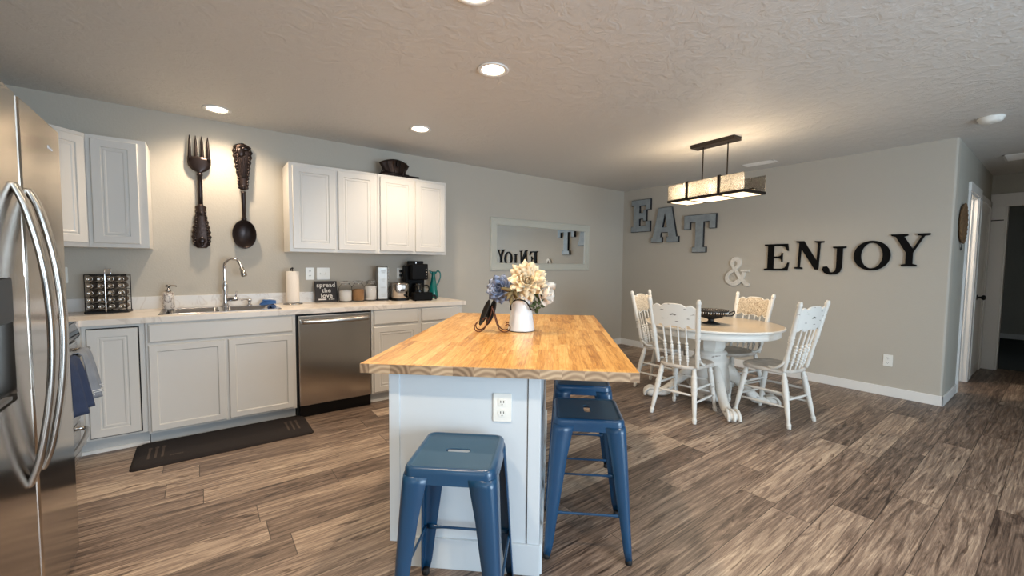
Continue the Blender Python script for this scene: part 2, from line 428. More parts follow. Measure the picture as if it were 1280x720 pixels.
def shape_mb(outlines, depth, bev=0):
    """2D outlines (first outer, then holes) extruded to a solid"""
    cu = bpy.data.curves.new('s', 'CURVE'); cu.dimensions = '2D'; cu.fill_mode = 'BOTH'; cu.extrude = depth/2; cu.bevel_depth = bev; cu.bevel_resolution = 1
    if bev: cu.offset = -bev
    for pts in outlines:
        sp = cu.splines.new('POLY'); sp.points.add(len(pts)-1); sp.use_cyclic_u = True
        for p, (x, y) in zip(sp.points, pts): p.co = (x, y, 0, 1)
    o = bpy.data.objects.new('s', cu); COL.objects.link(o)
    dg = bpy.context.evaluated_depsgraph_get(); me = bpy.data.meshes.new_from_object(o.evaluated_get(dg))
    bpy.data.objects.remove(o); b = bmesh.new(); b.from_mesh(me); bpy.data.meshes.remove(me)
    return b

# ------------------------------------------------------------------ structure
struct('floor', MB().box(XL-WT, XE+.15, YR-WT, YB+WT, -.1, 0), 'floor_planks', 'grey brown wood plank floor')
struct('floor_far_room', MB().box(XE+.15, 12, -1.2, 2.4, -.1, .002), 'hall_carpet')
struct('ceiling', MB().box(XL-WT, 12, YR-WT, YB+WT, H, H+.1), 'ceiling_paint', 'grey knock-down textured ceiling')
struct('wall_back', MB().box(XL-WT, XR+WT, YB, YB+WT, 0, H), 'wall_paint')
# left wall with a window opening near the camera side
mb = MB(); mb.box(XL-WT, XL, -.2, YB, 0, H); mb.box(XL-WT, XL, YR-WT, -1.6, 0, H); mb.box(XL-WT, XL, -1.6, -.2, 0, .8); mb.box(XL-WT, XL, -1.6, -.2, 2.15, H)
struct('wall_left', mb, 'wall_paint')
# rear wall with patio door and window openings
mb = MB(); mb.box(XL-WT, .4, YR-WT, YR, 0, H); mb.box(2.8, 3.3, YR-WT, YR, 0, H); mb.box(4.9, XR+WT, YR-WT, YR, 0, H)
mb.box(.4, 2.8, YR-WT, YR, 2.15, H); mb.box(3.3, 4.9, YR-WT, YR, 0, .7); mb.box(3.3, 4.9, YR-WT, YR, 2.05, H)
struct('wall_rear', mb, 'wall_paint')
# right wall ends in a rounded corner at the hall
pts = [(XR, YB), (XR, HY1+.02)] + [(XR+.02-.02*math.cos(R(a)), HY1+.02-.02*math.sin(R(a))) for a in (15, 30, 45, 60, 75)] + [(XR+.02, HY1), (XR+WT, HY1), (XR+WT, YB)]
struct('wall_right', MB().prism(pts, 0, H), 'wall_paint')
struct('wall_right_near', MB().box(XR, XR+WT, YR-WT, HY0, 0, H), 'wall_paint')
DX0, DX1, DT = 6.24, 6.88, 2.05       # doorway in the hall wall
mb = MB(); mb.box(XR+WT, DX0, HY1, HY1+WT, 0, H); mb.box(DX1, XE, HY1, HY1+WT, 0, H); mb.box(DX0, DX1, HY1, HY1+WT, DT, H)
struct('wall_hall', mb, 'hall_paint')
struct('wall_hall_near', MB().box(XR+WT, XE, HY0-WT, HY0, 0, H), 'hall_paint')
mb = MB(); mb.box(XE, XE+.13, .53, HY1+WT, 0, H); mb.box(XE, XE+.13, HY0-WT, -.28, 0, H); mb.box(XE, XE+.13, -.28, .53, 2.05, H)
struct('wall_hall_end', mb, 'hall_paint')
mb = MB(); mb.box(11.8, 11.9, -1.2, 2.4, 0, H); mb.box(XE+.13, 11.8, 2.3, 2.4, 0, H); mb.box(XE+.13, 11.8, -1.3, -1.2, 0, H)
struct('wall_far_room', mb, 'hall_paint')
mb = MB(); mb.box(XR+WT+.2, 7.4, 2.2, 2.3, 0, H); mb.box(7.4, 7.5, HY1+WT, 2.3, 0, H)
struct('wall_side_room', mb, 'hall_paint')
def baseboard(mb, x0, x1, y0, y1): mb.box(x0, x1, y0, y1, 0, .094, .004)
mb = MB(); baseboard(mb, XR-.014, XR, HY1-.014, YB); struct('baseboard_right', mb, 'trim_white')
mb = MB(); baseboard(mb, XR-.014, DX0-.075, HY1-.014, HY1); baseboard(mb, DX1+.075, 7.1, HY1-.014, HY1); struct('baseboard_hall', mb, 'trim_white')
mb = MB(); baseboard(mb, 2.17, XR, YB-.014, YB); struct('baseboard_back', mb, 'trim_white')
mb = MB(); baseboard(mb, 11.786, 11.8, -1.2, 2.3); baseboard(mb, XE+.13, 11.8, 2.286, 2.3); struct('baseboard_far_room', mb, 'trim_white')
# doorway 1: jamb, stop, casing
d1 = bpy.data.objects.new('door_1', None); COL.objects.link(d1); d1['kind'] = 'structure'
mb = MB(); mb.box(DX1-.018, DX1, HY1-.004, HY1+WT+.004, 0, DT); mb.box(DX0, DX0+.018, HY1-.004, HY1+WT+.004, 0, DT); mb.box(DX0, DX1, HY1-.004, HY1+WT+.004, DT-.018, DT)
mb.box(DX1-.03, DX1-.018, HY1+.035, HY1+.07, 0, DT-.018)
mb.build('door_jamb', 'trim_white', d1)
mb = MB(); mb.box(DX1-.006, DX1+.075, HY1-.018, HY1, 0, DT+.06, .003); mb.box(DX0-.07, DX0+.006, HY1-.018, HY1, 0, DT+.06, .003); mb.box(DX0-.085, DX1+.09, HY1-.022, HY1, DT+.0, DT+.085, .003)
mb.build('door_casing', 'trim_white', d1)
# door 2: closed white door in the hall wall, black knob
d2 = bpy.data.objects.new('door_2', None); COL.objects.link(d2); d2['kind'] = 'structure'
mb = MB(); nested(mb, 7.12, 7.86, .01, 2.03, [(0, 0), (0, .01), (.1, .01), (.108, .004), (.112, .004)], T(0, HY1, 0) @ FACE_Y); mb.build('door_leaf', 'trim_white', d2)
mb = MB(); mb.box(7.05, 7.12, HY1-.018, HY1, 0, 2.1, .003); mb.box(7.86, 7.95, HY1-.018, HY1, 0, 2.1, .003); mb.box(7.05, 7.95, HY1-.018, HY1, 2.03, 2.1, .003); mb.build('door_casing', 'trim_white', d2)
mb = MB(); mb.lathe([(.03, 0), (.03, .008), (.012, .012), (.012, .035), (.026, .045), (.03, .06), (.02, .072), (.0, .074)], T(7.2, HY1-.01, .94) @ Matrix.Rotation(R(90), 4, 'X')); mb.build('door_knob', 'black_plastic', d2)
# doorway 3 at the hall end
d3 = bpy.data.objects.new('door_3', None); COL.objects.link(d3); d3['kind'] = 'structure'
mb = MB(); mb.box(XE-.018, XE, .53, HY1-.002, 0, 2.2, .003); mb.box(XE-.018, XE, -.4, -.28, 0, 2.2, .003); mb.box(XE-.02, XE, -.4, HY1-.002, 2.04, 2.2, .003)
mb.box(XE, XE+.13, .515, .53, 0, 2.04); mb.build('door_casing', 'trim_white', d3)
mb = MB(); mb.box(XE-.024, XE-.018, .545, .66, 1.868, 1.88); mb.build('door_hinge', 'black_matte', d3)
# windows behind the camera
def window(n, M, w0, w1, h0, h1, mull=1):
    o = bpy.data.objects.new('window_%d' % n, None); COL.objects.link(o); o['kind'] = 'structure'
    mb = MB()
    for a in ((w0, w0+.06, h0, h1), (w1-.06, w1, h0, h1), (w0, w1, h0, h0+.06), (w0, w1, h1-.06, h1)): mb.box(a[0], a[1], a[2], a[3], .0, .06, M=M)
    for k in range(mull): x = w0+(w1-w0)*(k+1)/(mull+1); mb.box(x-.03, x+.03, h0, h1, .01, .05, M=M)
    mb.build('window_frame', 'trim_white', o)
MR = T(0, YR-.09, 0) @ Matrix(((1, 0, 0, 0), (0, 0, 1, 0), (0, 1, 0, 0), (0, 0, 0, 1)))
window(1, MR, .4, 2.8, .0, 2.15); window(2, MR, 3.3, 4.9, .7, 2.05)
window(3, T(XL-.09, 0, 0) @ FACE_PX, -1.6, -.2, .8, 2.15)

# ------------------------------------------------------------------ lamps of the room
def downlight(x, y, label, energy=42):
    t = thing('recessed_downlight', label, 'ceiling light', (x, y, H), 0, 'recessed downlights in the kitchen ceiling')
    MB().lathe([(.068, .0), (.092, .0), (.095, -.004), (.09, -.008), (.072, -.006), (.066, -.001)], seg=40, caps=False).build('trim_ring', 'trim_white', t)
    MB().lathe([(.069, -.0015), (.05, -.003), (.0, -.0035)], seg=32).build('lamp_disc', 'bulb_warm', t)
    l = bpy.data.lights.new('downlight_lamp', 'SPOT'); l.energy = energy; l.color = (1, .80, .58); l.spot_size = R(150); l.spot_blend = .8; l.shadow_soft_size = .05
    o = bpy.data.objects.new('downlight_lamp', l); COL.objects.link(o); o.parent = t; o.location = (0, 0, -.03)
    return t
downlight(.138, 4.0, 'round recessed ceiling light above the wall fork and sink')
downlight(1.57, 3.46, 'small round recessed ceiling light nearest the white wall cabinets')
downlight(1.446, 2.15, 'brightest round recessed ceiling light above the island')
downlight(-.15, .95, 'added unseen recessed ceiling light in front of the refrigerator, above the picture', 60)  # unseen lamp, added to warm the floor and base cabinets
downlight(1.2, -.2, 'added unseen recessed ceiling light behind the island stool, above the picture', 36)  # also added out of view, more warm light from above
downlight(-.3, -1.2, 'added unseen recessed ceiling light nearest the patio door behind the camera', 36)  # added behind the camera as warm fill, never in view
downlight(.98, 1.60, 'round recessed ceiling light cut by the top edge of the picture')

l = bpy.data.lights.new('side_room_lamp', 'POINT'); l.energy = 40; l.color = (1, .86, .72); l.shadow_soft_size = .1
o = bpy.data.objects.new('side_room_lamp', l); COL.objects.link(o); o.location = (6.2, 1.5, 2.1)

# ------------------------------------------------------------------ kitchen base run
CT = .8935; CTB = .855; YF = YB-.62      # counter top, its underside, cabinet face
def cab_door(parent, x0, x1, z0, z1, prof=RAISED, name='door', yf=None, M=None):
    return nested(MB(), x0, x1, z0, z1, prof, M if M is not None else T(0, yf, 0) @ FACE_Y).build(name, 'cabinet_white', parent)
def carcass(x0, x1, z0, z1, yf, yb=YB-.002, name='carcass', parent=None, open_top=False):
    mb = MB()
    if open_top:
        mb.box(x0, x0+.018, yf+.02, yb, z0, z1); mb.box(x1-.018, x1, yf+.02, yb, z0, z1); mb.box(x0+.018, x1-.018, yf+.02, yb, z0, z0+.018); mb.box(x0+.018, x1-.018, yb-.01, yb, z0+.018, z1); mb.box(x0, x1, yf, yf+.02, z0, z1)
    else: mb.box(x0, x1, yf, yb, z0, z1, .001)
    return mb.build(name, 'cabinet_white', parent)
# sink base
YS = YF
sb = thing('sink_base_cabinet', 'white double-door base cabinet under the sink with false drawer front', 'cabinet', (.145, YB-.3, 0))
sb_off = T(-.145, -(YB-.3), 0)
def in_local(t, o): o.location = (-t.location.x, -t.location.y, -t.location.z); return o
in_local(sb, carcass(-.305, .605, .088, CTB, YS, parent=sb, open_top=True))
in_local(sb, cab_door(sb, -.292, .585, .715, .842, SLAB, 'false_drawer_front', YS))
in_local(sb, cab_door(sb, -.292, .135, .103, .697, SHAKER, 'door', YS))
in_local(sb, cab_door(sb, .155, .585, .103, .697, SHAKER, 'door', YS))
in_local(sb, MB().box(-.303, .603, YS+.06, YS+.078, 0, .088).build('toe_kick', 'toe_grey', sb))
# corner base cabinet
cb = thing('corner_base_cabinet', 'white single-door corner base cabinet beside the stove', 'cabinet', (-.45, YB-.3, 0))
in_local(cb, carcass(XL+.002, -.307, .10, CTB, YS+.022, parent=cb))
in_local(cb, MB().box(-.594, -.338, YS+.0195, YS+.0215, .112, .832).build('door_gap', 'dark_gap', cb))
in_local(cb, cab_door(cb, -.590, -.345, .12, .826, RAISED, 'door', YS+.018))
in_local(cb, MB().box(-.70, -.307, YS+.075, YS+.093, 0, .10).build('toe_kick', 'toe_grey', cb))
in_local(cb, MB().box(-.66, -.307, YS+.063, YS+.075, 0, .022).build('shoe_molding', 'trim_white', cb))
in_local(cb, MB().box(XL+.002, -.612, YS-.03, YS+.022, .10, CTB).build('corner_filler', 'cabinet_white', cb))
# drawer base cabinet
db = thing('drawer_base_cabinet', 'white base cabinet with two drawers beside the dishwasher', 'cabinet', (1.67, YB-.3, 0))
in_local(db, carcass(1.213, 2.135, .088, CTB, YS, parent=db))
for a, b in ((1.232, 1.655), (1.69, 2.112)):
    in_local(db, cab_door(db, a, b, .715, .842, SLAB, 'drawer', YS))
    in_local(db, cab_door(db, a, b, .103, .697, RAISED, 'door', YS))
in_local(db, MB().box(1.215, 2.133, YS+.06, YS+.078, 0, .088).build('toe_kick', 'toe_grey', db))
in_local(db, MB().box(1.215, 2.133, YS+.05, YS+.06, 0, .02).build('shoe_molding', 'trim_white', db))
# dishwasher
dw = thing('dishwasher', 'stainless steel dishwasher built in under the counter', 'dishwasher', (.91, YB-.3, 0))
in_local(dw, MB().box(.612, 1.208, YS+.02, YB-.02, .0, CTB-.012).build('tub', 'black_matte', dw))
in_local(dw, MB().box(.624, 1.200, YS-.022, YS+.02, .10, .838, .006).build('door', 'stainless', dw))
in_local(dw, MB().box(.624, 1.200, YS-.004, YS+.02, .002, .094, .002).build('kick_plate', 'black_plastic', dw))
mb = MB()
hp = [(.64, YS-.03, .79), (.66, YS-.052, .79), (.75, YS-.058, .788), (.91, YS-.062, .787), (1.07, YS-.058, .788), (1.165, YS-.052, .79), (1.185, YS-.03, .79)]
P_ = spline([Vector(p) for p in hp], 6)
mb.loops([[p+Vector((0, .007*math.cos(a), .017*math.sin(a))) for a in [2*PI*k/12 for k in range(12)]] for p in P_])
mb.box(.632, .655, YS-.04, YS-.018, .776, .804, .004); mb.box(1.17, 1.193, YS-.04, YS-.018, .776, .804, .004)
in_local(dw, mb.build('handle', 'brushed_nickel', dw))
# countertop, one slab with the sink cut out, running round the corner
SX0, SX1, SY0, SY1 = -.24, .52, YB-.545, YB-.085
ct = thing('countertop', 'pale marble-look countertop along the back wall', 'countertop', (1, YB-.3, CTB))
mb = MB()
YE = YB-.64
mb.box(XL+.002, SX0+.03, YE, YB-.001, CTB, CT); mb.box(SX1-.03, 2.170, YE, YB-.001, CTB, CT)
mb.box(SX0+.03, SX1-.03, YE, SY0+.03, CTB, CT); mb.box(SX0+.03, SX1-.03, SY1-.03, YB-.001, CTB, CT)
mb.box(XL+.002, -.612, YE-.03, YE, CTB, CT)
mb.box(XL+.002, 2.172, YE-.006, YE, CTB-.002, CT, .003)
in_local(ct, mb.build('worktop', 'counter_marble', ct))
in_local(ct, MB().box(XL+.02, 2.170, YB-.02, YB-.001, CT, CT+.098, .002).build('backsplash', 'splash_marble', ct))

# sink
sk = thing('kitchen_sink', 'stainless double bowl drop-in sink in the countertop', 'sink', ((SX0+SX1)/2, (SY0+SY1)/2, CT))
hw, hd = (SX1-SX0)/2, (SY1-SY0)/2
mb = MB()
def bowl(mb, cx, w, d, cy):
    def L(hx, hy, r, z): return [Vector((cx+x, cy+y, z)) for x, y in rrect(hx, hy, r)]
    mb.loops([L(w+.006, d+.006, .05, .004), L(w, d, .05, .001), L(w-.01, d-.01, .05, -.15), L(w-.04, d-.04, .05, -.17), L(.02, .02, .01, -.172)], cap0=False)
fx = hw/2-.008
for sgn in (-1, 1): bowl(mb, sgn*fx, fx-.02, hd-.055, -.02)
mb.box(-hw, hw, -hd, -hd+.022, 0, .005, .002); mb.box(-hw, hw, hd-.075, hd, 0, .005, .002); mb.box(-hw, -hw+.03, -hd, hd, 0, .005, .002); mb.box(hw-.03, hw, -hd, hd, 0, .005, .002); mb.box(-.03, .03, -hd, hd, -.001, .004, .002)
mb.build('basin', 'stainless_satin', sk)
for sgn in (-1, 1): MB().lathe([(.045, -.171), (.04, -.168), (.015, -.17)], T(sgn*fx, -.02, 0)).build('drain', 'chrome', sk)
# faucet
fa = thing('kitchen_faucet', 'tall chrome gooseneck faucet behind the sink', 'faucet', (.165, YB-.125, CT+.005))
MB().lathe([(.031, 0), (.031, .006), (.024, .014), (.021, .03), (.019, .10), (.022, .13), (.022, .17), (.016, .2), (.014, .215)]).build('base', 'chrome', fa)
MB().tube([(0, 0, .2), (0, 0, .31), (.005, -.01, .36), (.04, -.035, .395), (.085, -.06, .385), (.108, -.07, .345), (.115, -.075, .32)], .0125, 14, 8).build('spout', 'chrome', fa)
MB().turned((.113, -.074, .325), (.133, -.083, .25), [(0, .015), (.5, .019), (.8, .023), (1, .021), (1.001, .001)], 18).build('spray_head', 'brushed_nickel', fa)
mb = MB(); mb.turned((0, 0, .06), (.085, -.03, .062), [(0, .018), (.3, .02), (.8, .02), (1, .015)], 16); mb.turned((.07, -.025, .07), (.078, -.028, .125), [(0, .008), (1, .006)], 10)
mb.build('lever', 'chrome', fa)
sp = thing('soap_pump', 'small chrome soap pump in the sink deck beside the faucet', 'soap pump', (.335, YB-.125, CT+.005))
MB().lathe([(.02, 0), (.02, .008), (.012, .012), (.012, .035), (.018, .04), (.018, .052), (.012, .056)]).build('collar', 'chrome', sp)
MB().tube([(.006, 0, .05), (-.03, -.01, .054), (-.062, -.018, .046)], .006, 10, 4).build('nozzle', 'chrome', sp)
# dish cloth on the sink rim
t = thing('dish_cloth', 'folded blue and white dish cloth on the right sink edge', 'cloth', (.47, YB-.13, CT+.005))
mb = MB()
for k in range(4):
    z = .007+.009*k
    mb.loops([[Vector((x+.004*k, y, z+.004*math.sin(40*x+k)+dz)) for x, y in rrect(.062-.004*k, .035, .012, 3)] for dz in (-.004, .004)])
mb.build('cloth_folds', 'cloth_blue', t)
MB().ell((.01, -.006, .047), .04, .02, .005).build('white_stripe', 'towel_white', t)
# soap dispenser
t = thing('soap_dispenser', 'marble soap dispenser with silver pump left of the sink', 'soap dispenser', (-.2, YB-.15, CT+.0055))
MB().lathe([(.036, 0), (.038, .003), (.036, .1), (.035, .125), (.031, .13), (.0, .131)]).build('bottle', 'soap_marble', t)
mb = MB(); mb.lathe([(.018, .13), (.018, .15), (.008, .152), (.008, .168), (.016, .17), (.016, .188), (.002, .19)]); mb.tube([(.005, 0, .18), (.04, -.01, .18), (.052, -.013, .174)], .006, 8, 4)
mb.build('pump', 'brushed_nickel', t)

# spice rack with twenty jars
SRX, SRY = -.535, YB-.16
t = thing('spice_rack', 'black wire countertop rack full of small spice jars', 'spice rack', (SRX, SRY, CT), R(-6))
mb = MB(); mb.prism(rrect(.118, .07, .01, 3), 0, .014); mb.build('base', 'black_matte', t)
mb = MB()
for x in (-.11, .11):
    for y in (-.06, .06): mb.tube([(x, y, .01), (x, y, .275)], .003, 8)
for z in (.275,):
    mb.tube([(-.11, -.06, z), (.11, -.06, z), (.11, .06, z), (-.11, .06, z)], .003, 8, close=True)
for i in range(6):
    z = .03+.049*i
    for y in (-.06, .06): mb.tube([(-.11, y, z-.008), (.11, y, z-.008)], .0018, 6)
    for x in (-.055, 0, .055): mb.tube([(x, -.06, z-.008), (x, .06, z-.008)], .0018, 6)
mb.build('wire_frame', 'wire_black', t)
MB().tube([(0, -.07, .01), (0, -.072, .15), (0, -.07, .29), (0, -.05, .315), (0, 0, .318), (0, .05, .315), (0, .07, .29), (0, .07, .01)], .005, 10, 5).build('carry_handle', 'chrome', t)
rows = ['top', 'second', 'middle', 'fourth', 'bottom']; cols = ['leftmost', 'centre-left', 'centre-right', 'rightmost']
proto = None
for i in range(5):
    for j in range(4):
        lab = 'small glass spice jar lying in the %s row of the rack, %s' % (rows[i], cols[j])
        if proto is None:
            proto = thing('spice_jar', lab, 'spice jar', (0, 0, 0), 0, 'spice jars in the countertop rack')
            Mj = Matrix.Rotation(R(90), 4, 'X')
            MB().lathe([(.019, -.055), (.021, -.05), (.021, .03), (.016, .036)], Mj, 14).build('jar_body', 'spice', proto)
            MB().lathe([(.0195, .034), (.0195, .05), (.0165, .054), (.013, .054), (.012, .050), (.0, .050)], Mj, 14).build('lid', 'brushed_nickel', proto)
            q = proto
        else: q = copy_tree(proto); q['label'] = lab
        lx = -.0825+.055*j; lz = .268-.049*(i+1)+.022
        c, s_ = math.cos(R(-6)), math.sin(R(-6)); ly = -.008
        q.location = (SRX+lx*c-ly*s_, SRY+lx*s_+ly*c, CT+lz+.003); q.rotation_euler = (0, 0, R(-6))

# paper towel holder
t = thing('paper_towel_holder', 'paper towel roll upright on a silver round stand', 'paper towel holder', (.665, YB-.16, CT))
MB().lathe([(.078, 0), (.08, .004), (.078, .01), (.02, .014), (.0, .014)], seg=32).build('base', 'brushed_nickel', t)
mb = MB(); mb.tube([(0, 0, .01), (0, 0, .315)], .006, 8); mb.ell((0, 0, .322), .01, .01, .01); mb.tube([(-.012, 0, .30), (-.016, 0, .325)], .005, 8); mb.build('post', 'black_matte', t)
MB().lathe([(.021, .016), (.052, .016), (.053, .02), (.053, .29), (.051, .295), (.021, .295)], seg=32).build('towel_roll', 'paper', t)
# wall plates
def wall_plate(name, label, cat, M, w=.072, kind='outlet', gang=1, cord=False):
    t = bpy.data.objects.new(name, None); COL.objects.link(t); t.matrix_world = M; tag(t, label, cat)
    MB().prism(rrect(w/2, .058, .005, 3), 0, .006, bev=.0015).build('cover_plate', 'plate_white', t)
    if kind == 'outlet':
        for z in (-.022, .022):
            r_ = MB().prism(rrect(.016, .014, .008, 3), .0055, .0085, T(0, z, 0)).build('receptacle', 'plate_white', t)
            mb = MB()
            for x in (-.006, .006): mb.box(x-.0014, x+.0014, z-.001, z+.008, .008, .0095)
            mb.lathe([(.0025, .008), (.0025, .0095)], T(0, z-.008, 0), 8); mb.build('slots', 'slot_dark', r_)
    else:
        for g in range(gang):
            x = (g-(gang-1)/2)*.046
            MB().box(x-.006, x+.006, -.012, .012, .006, .010, .001).build('toggle_slot', 'plate_white', t)
            MB().box(x-.004, x+.004, -.002, .009, .009, .02, .001).build('toggle', 'plate_white', t)
    return t
MBK = lambda x, z: T(x, YB-.0005, z) @ FACE_Y
wall_plate('wall_outlet', 'white outlet on back wall just left of the light switches', 'outlet', MBK(.838, 1.163))
wall_plate('light_switch', 'white double light switch plate above the black sign', 'light switch', MBK(.957, 1.163), .116, 'switch', 2)
wo = wall_plate('wall_outlet', 'white outlet with black plugs behind the toaster', 'outlet', MBK(1.73, 1.163))
wall_plate('wall_outlet', 'white outlet beside the fridge, left of the spice rack', 'outlet', MBK(-.80, 1.163))
wall_plate('wall_outlet', 'white outlet low on the right wall near the hallway', 'outlet', T(XR-.0005, 1.054, .355) @ FACE_NX)
wall_plate('wall_outlet', 'white outlet low on the wall behind the far left dining chair', 'outlet', T(XR-.0005, 4.0, .355) @ FACE_NX)
# plugs + cord of the appliances
def plug(label, z):
    t = thing('power_plug', label, 'plug', (1.73, YB-.009, z))
    MB().box(-.014, .014, -.03, .0, -.012, .012, .004).build('plug_head', 'black_plastic', t)
    return t
p1 = plug('upper black plug in the outlet behind the toaster', 1.185); p2 = plug('lower black plug in the outlet behind the toaster', 1.141)
MB().tube([(0, -.028, 0), (.012, -.042, -.03), (.022, -.03, -.1), (.03, -.025, -.24)], .004, 8, 6).build('cord', 'black_plastic', p1)
MB().tube([(0, -.028, 0), (-.005, -.045, -.03), (-.01, -.04, -.08), (.0, -.03, -.20)], .004, 8, 6).build('cord', 'black_plastic', p2)

# black sign "spread the love"
t = bpy.data.objects.new('tabletop_sign', None); COL.objects.link(t)
t.matrix_world = T(.965, YB-.105, CT) @ Matrix.Rotation(R(-14), 4, 'X') @ Matrix.Rotation(0, 4, 'Z')
tag(t, 'small black sign with white writing leaning on the backsplash', 'sign')
MB().box(-.1, .1, -.001, .012, .0, .205, .002).build('board', 'sign_face', t)
def words(txt, size, x, z, off=.0012, name='lettering', mt='sign_ink', parent=t):
    b = text_mb(txt, size, .002, off, 1.08); mb = MB(); mb.merge(b, T(x, -.002, z) @ FACE_Y); return mb.build(name, mt, parent)
words('spread', .058, 0, .165); words('the', .058, .0, .113); words('love', .058, .0, .062)
MB().box(-.075, -.005, -.003, -.001, .022, .034).build('ink_bar', 'sign_ink', t)
words('be kind', .016, .042, .028, .0003)
# three jars
def canister(x, y, label, fill, fm, s=1.0):
    t = thing('glass_canister', label, 'jar', (x, y, CT), 0, 'glass canisters on the counter'); t.scale = (1.08, 1.08, 1.24)
    MB().lathe([(.05*s, 0), (.056*s, .006), (.057*s, .1), (.054*s, .118), (.036*s, .136), (.034*s, .145), (.032*s, .145), (.034*s, .134), (.051*s, .116), (.054*s, .1), (.053*s, .012), (.046*s, .006), (.0, .006)], seg=28, caps=False).build('glass_body', 'clear_glass', t)
    MB().lathe([(.0, .0075), (.046*s, .0075), (.0515*s, .013), (.052*s, fill), (.03*s, fill+.004), (.0, fill+.006)], seg=24, caps=False).build('contents', fm, t)
    MB().lathe([(.0, .139), (.031*s, .139), (.032*s, .147), (.042*s, .15), (.043*s, .158), (.038*s, .162), (.0, .163)], seg=28, caps=False).build('glass_lid', 'clear_glass', t)
    MB().tube([(.037*s*math.cos(a), .037*s*math.sin(a), .138) for a in [2*PI*k/24 for k in range(24)]], .0016, 6, close=True).build('wire_bail', 'chrome', t)
canister(1.125, YB-.14, 'glass jar half full of white flour beside the black sign', .085, 'flour')
canister(1.245, YB-.14, 'glass jar of brown sugar between the two white-filled jars', .092, 'brown_sugar')
canister(1.368, YB-.14, 'glass jar full of white sugar beside the tall silver dispenser', .115, 'flour')
# tall silver can dispenser
t = thing('can_dispenser', 'tall square silver dispenser with engraved front between jar and toaster', 'dispenser', (1.478, YB-.15, CT), R(-8)); t.scale = (1, 1, 1.18)
MB().box(-.052, .052, -.05, .05, .008, .29, .014, seg=4).build('body', 'can_steel', t)
MB().box(-.058, .058, -.055, .055, 0, .012, .003).build('base', 'black_matte', t)
MB().box(-.048, .048, -.045, .045, .288, .296, .004).build('lid', 'black_matte', t)
mb = MB()
for k in range(4): mb.tube([(.052, -.02, .05+.06*k), (.064, -.02, .06+.06*k), (.064, -.02, .085+.06*k), (.052, -.02, .10+.06*k)], .003, 8, 4)
mb.build('side_loops', 'brushed_nickel', t)
mb = MB()
for k, (w_, z) in enumerate(((.05, .25), (.03, .235), (.044, .18), (.02, .165), (.055, .11), (.05, .05), (.036, .036))): mb.box(-w_/2+.006, w_/2+.006, -.0512, -.0495, z, z+.005)
mb.build('engraving', 'groove', t)
# toaster
t = thing('toaster', 'rounded stainless steel toaster between silver dispenser and coffee maker', 'toaster', (1.635, YB-.2, CT), R(-4)); t.scale = (1, 1, 1.1)
mb = MB(); mb.loops([[Vector((x, y, z)) for x, y in rrect(.088*k, .12*k, .06*k)] for k, z in ((.96, .018), (1, .03), (1, .14), (.98, .155), (.93, .163), (.7, .165))]); mb.build('shell', 'stainless', t)
mb = MB(); mb.prism(rrect(.088, .12, .06), 0, .02); mb.build('base', 'black_plastic', t)
for x in (-.028, .028): MB().box(x-.012, x+.012, -.07, .07, .163, .1665).build('slot', 'dark_gap', t)
MB().box(-.018, .018, -.14, -.118, .09, .105, .004).build('lever', 'black_plastic', t)
MB().lathe([(.014, 0), (.014, .012), (.01, .014)], T(.03, -.118, .05) @ Matrix.Rotation(R(90), 4, 'X'), 14).build('dial', 'black_plastic', t)
# coffee maker
t = thing('coffee_maker', 'black coffee maker with steel-free boxy body right of the toaster', 'coffee maker', (1.83, YB-.17, CT), R(-6)); t.scale = (.82, .9, 1.08)
t['label'] = 'boxy black coffee maker right of the steel toaster'
mb = MB(); mb.box(-.125, .125, .0, .13, 0, .33, .015, seg=3); mb.box(-.085, .125, -.13, .02, .19, .345, .014, seg=3); mb.box(-.065, .075, -.10, .12, .33, .372, .01, seg=3)
mb.build('body', 'coffee_black', t)
MB().box(-.09, .12, -.15, .01, 0, .022, .006).build('warming_plate', 'black_matte', t)
MB().lathe([(.055, .022), (.07, .03), (.075, .07), (.068, .11), (.052, .14), (.048, .15), (.05, .156), (.0, .16)], T(.015, -.07, 0), 28).build('carafe', 'oven_glass', t)
MB().tube([(.08, -.085, .13), (.125, -.10, .135), (.145, -.105, .1), (.12, -.10, .055), (.085, -.09, .05)], .009, 10, 6).build('carafe_handle', 'black_plastic', t)
mb = MB()
for k in range(4): mb.lathe([(.006, 0), (.006, .003)], T(.1, -.131, .29-.026*k) @ Matrix.Rotation(R(90), 4, 'X'), 10)
mb.build('buttons', 'brushed_nickel', t)
MB().box(-.03, -.02, -.102, -.1, .335, .365).build('badge', 'brushed_nickel', t)
MB().box(-.082, -.04, -.1515, -.149, .004, .02).build('label_plate', 'plate_white', t)
# black pod drawer in front
t = thing('pod_drawer', 'low black coffee pod box in front of the coffee maker', 'box', (1.90, YB-.44, CT), R(-6)); t.scale = (.9, .9, .95)
t.location = (1.815, YB-.385, CT)
MB().box(-.115, .10, -.055, .055, .006, .088, .006).build('box_body', 'coffee_black', t)
MB().box(-.105, .09, -.061, -.054, .014, .08, .003).build('drawer_front', 'coffee_black', t)
MB().tube([(.09, -.03, .05), (.125, -.035, .05), (.14, -.04, .04), (.14, -.04, .012)], .012, 10, 4).build('side_knob', 'black_plastic', t)
mb = MB()
for x in (-.095, .08):
    for y in (-.04, .04): mb.lathe([(.008, 0), (.008, .007)], T(x, y, 0), 10)
mb.build('feet', 'rubber_black', t)
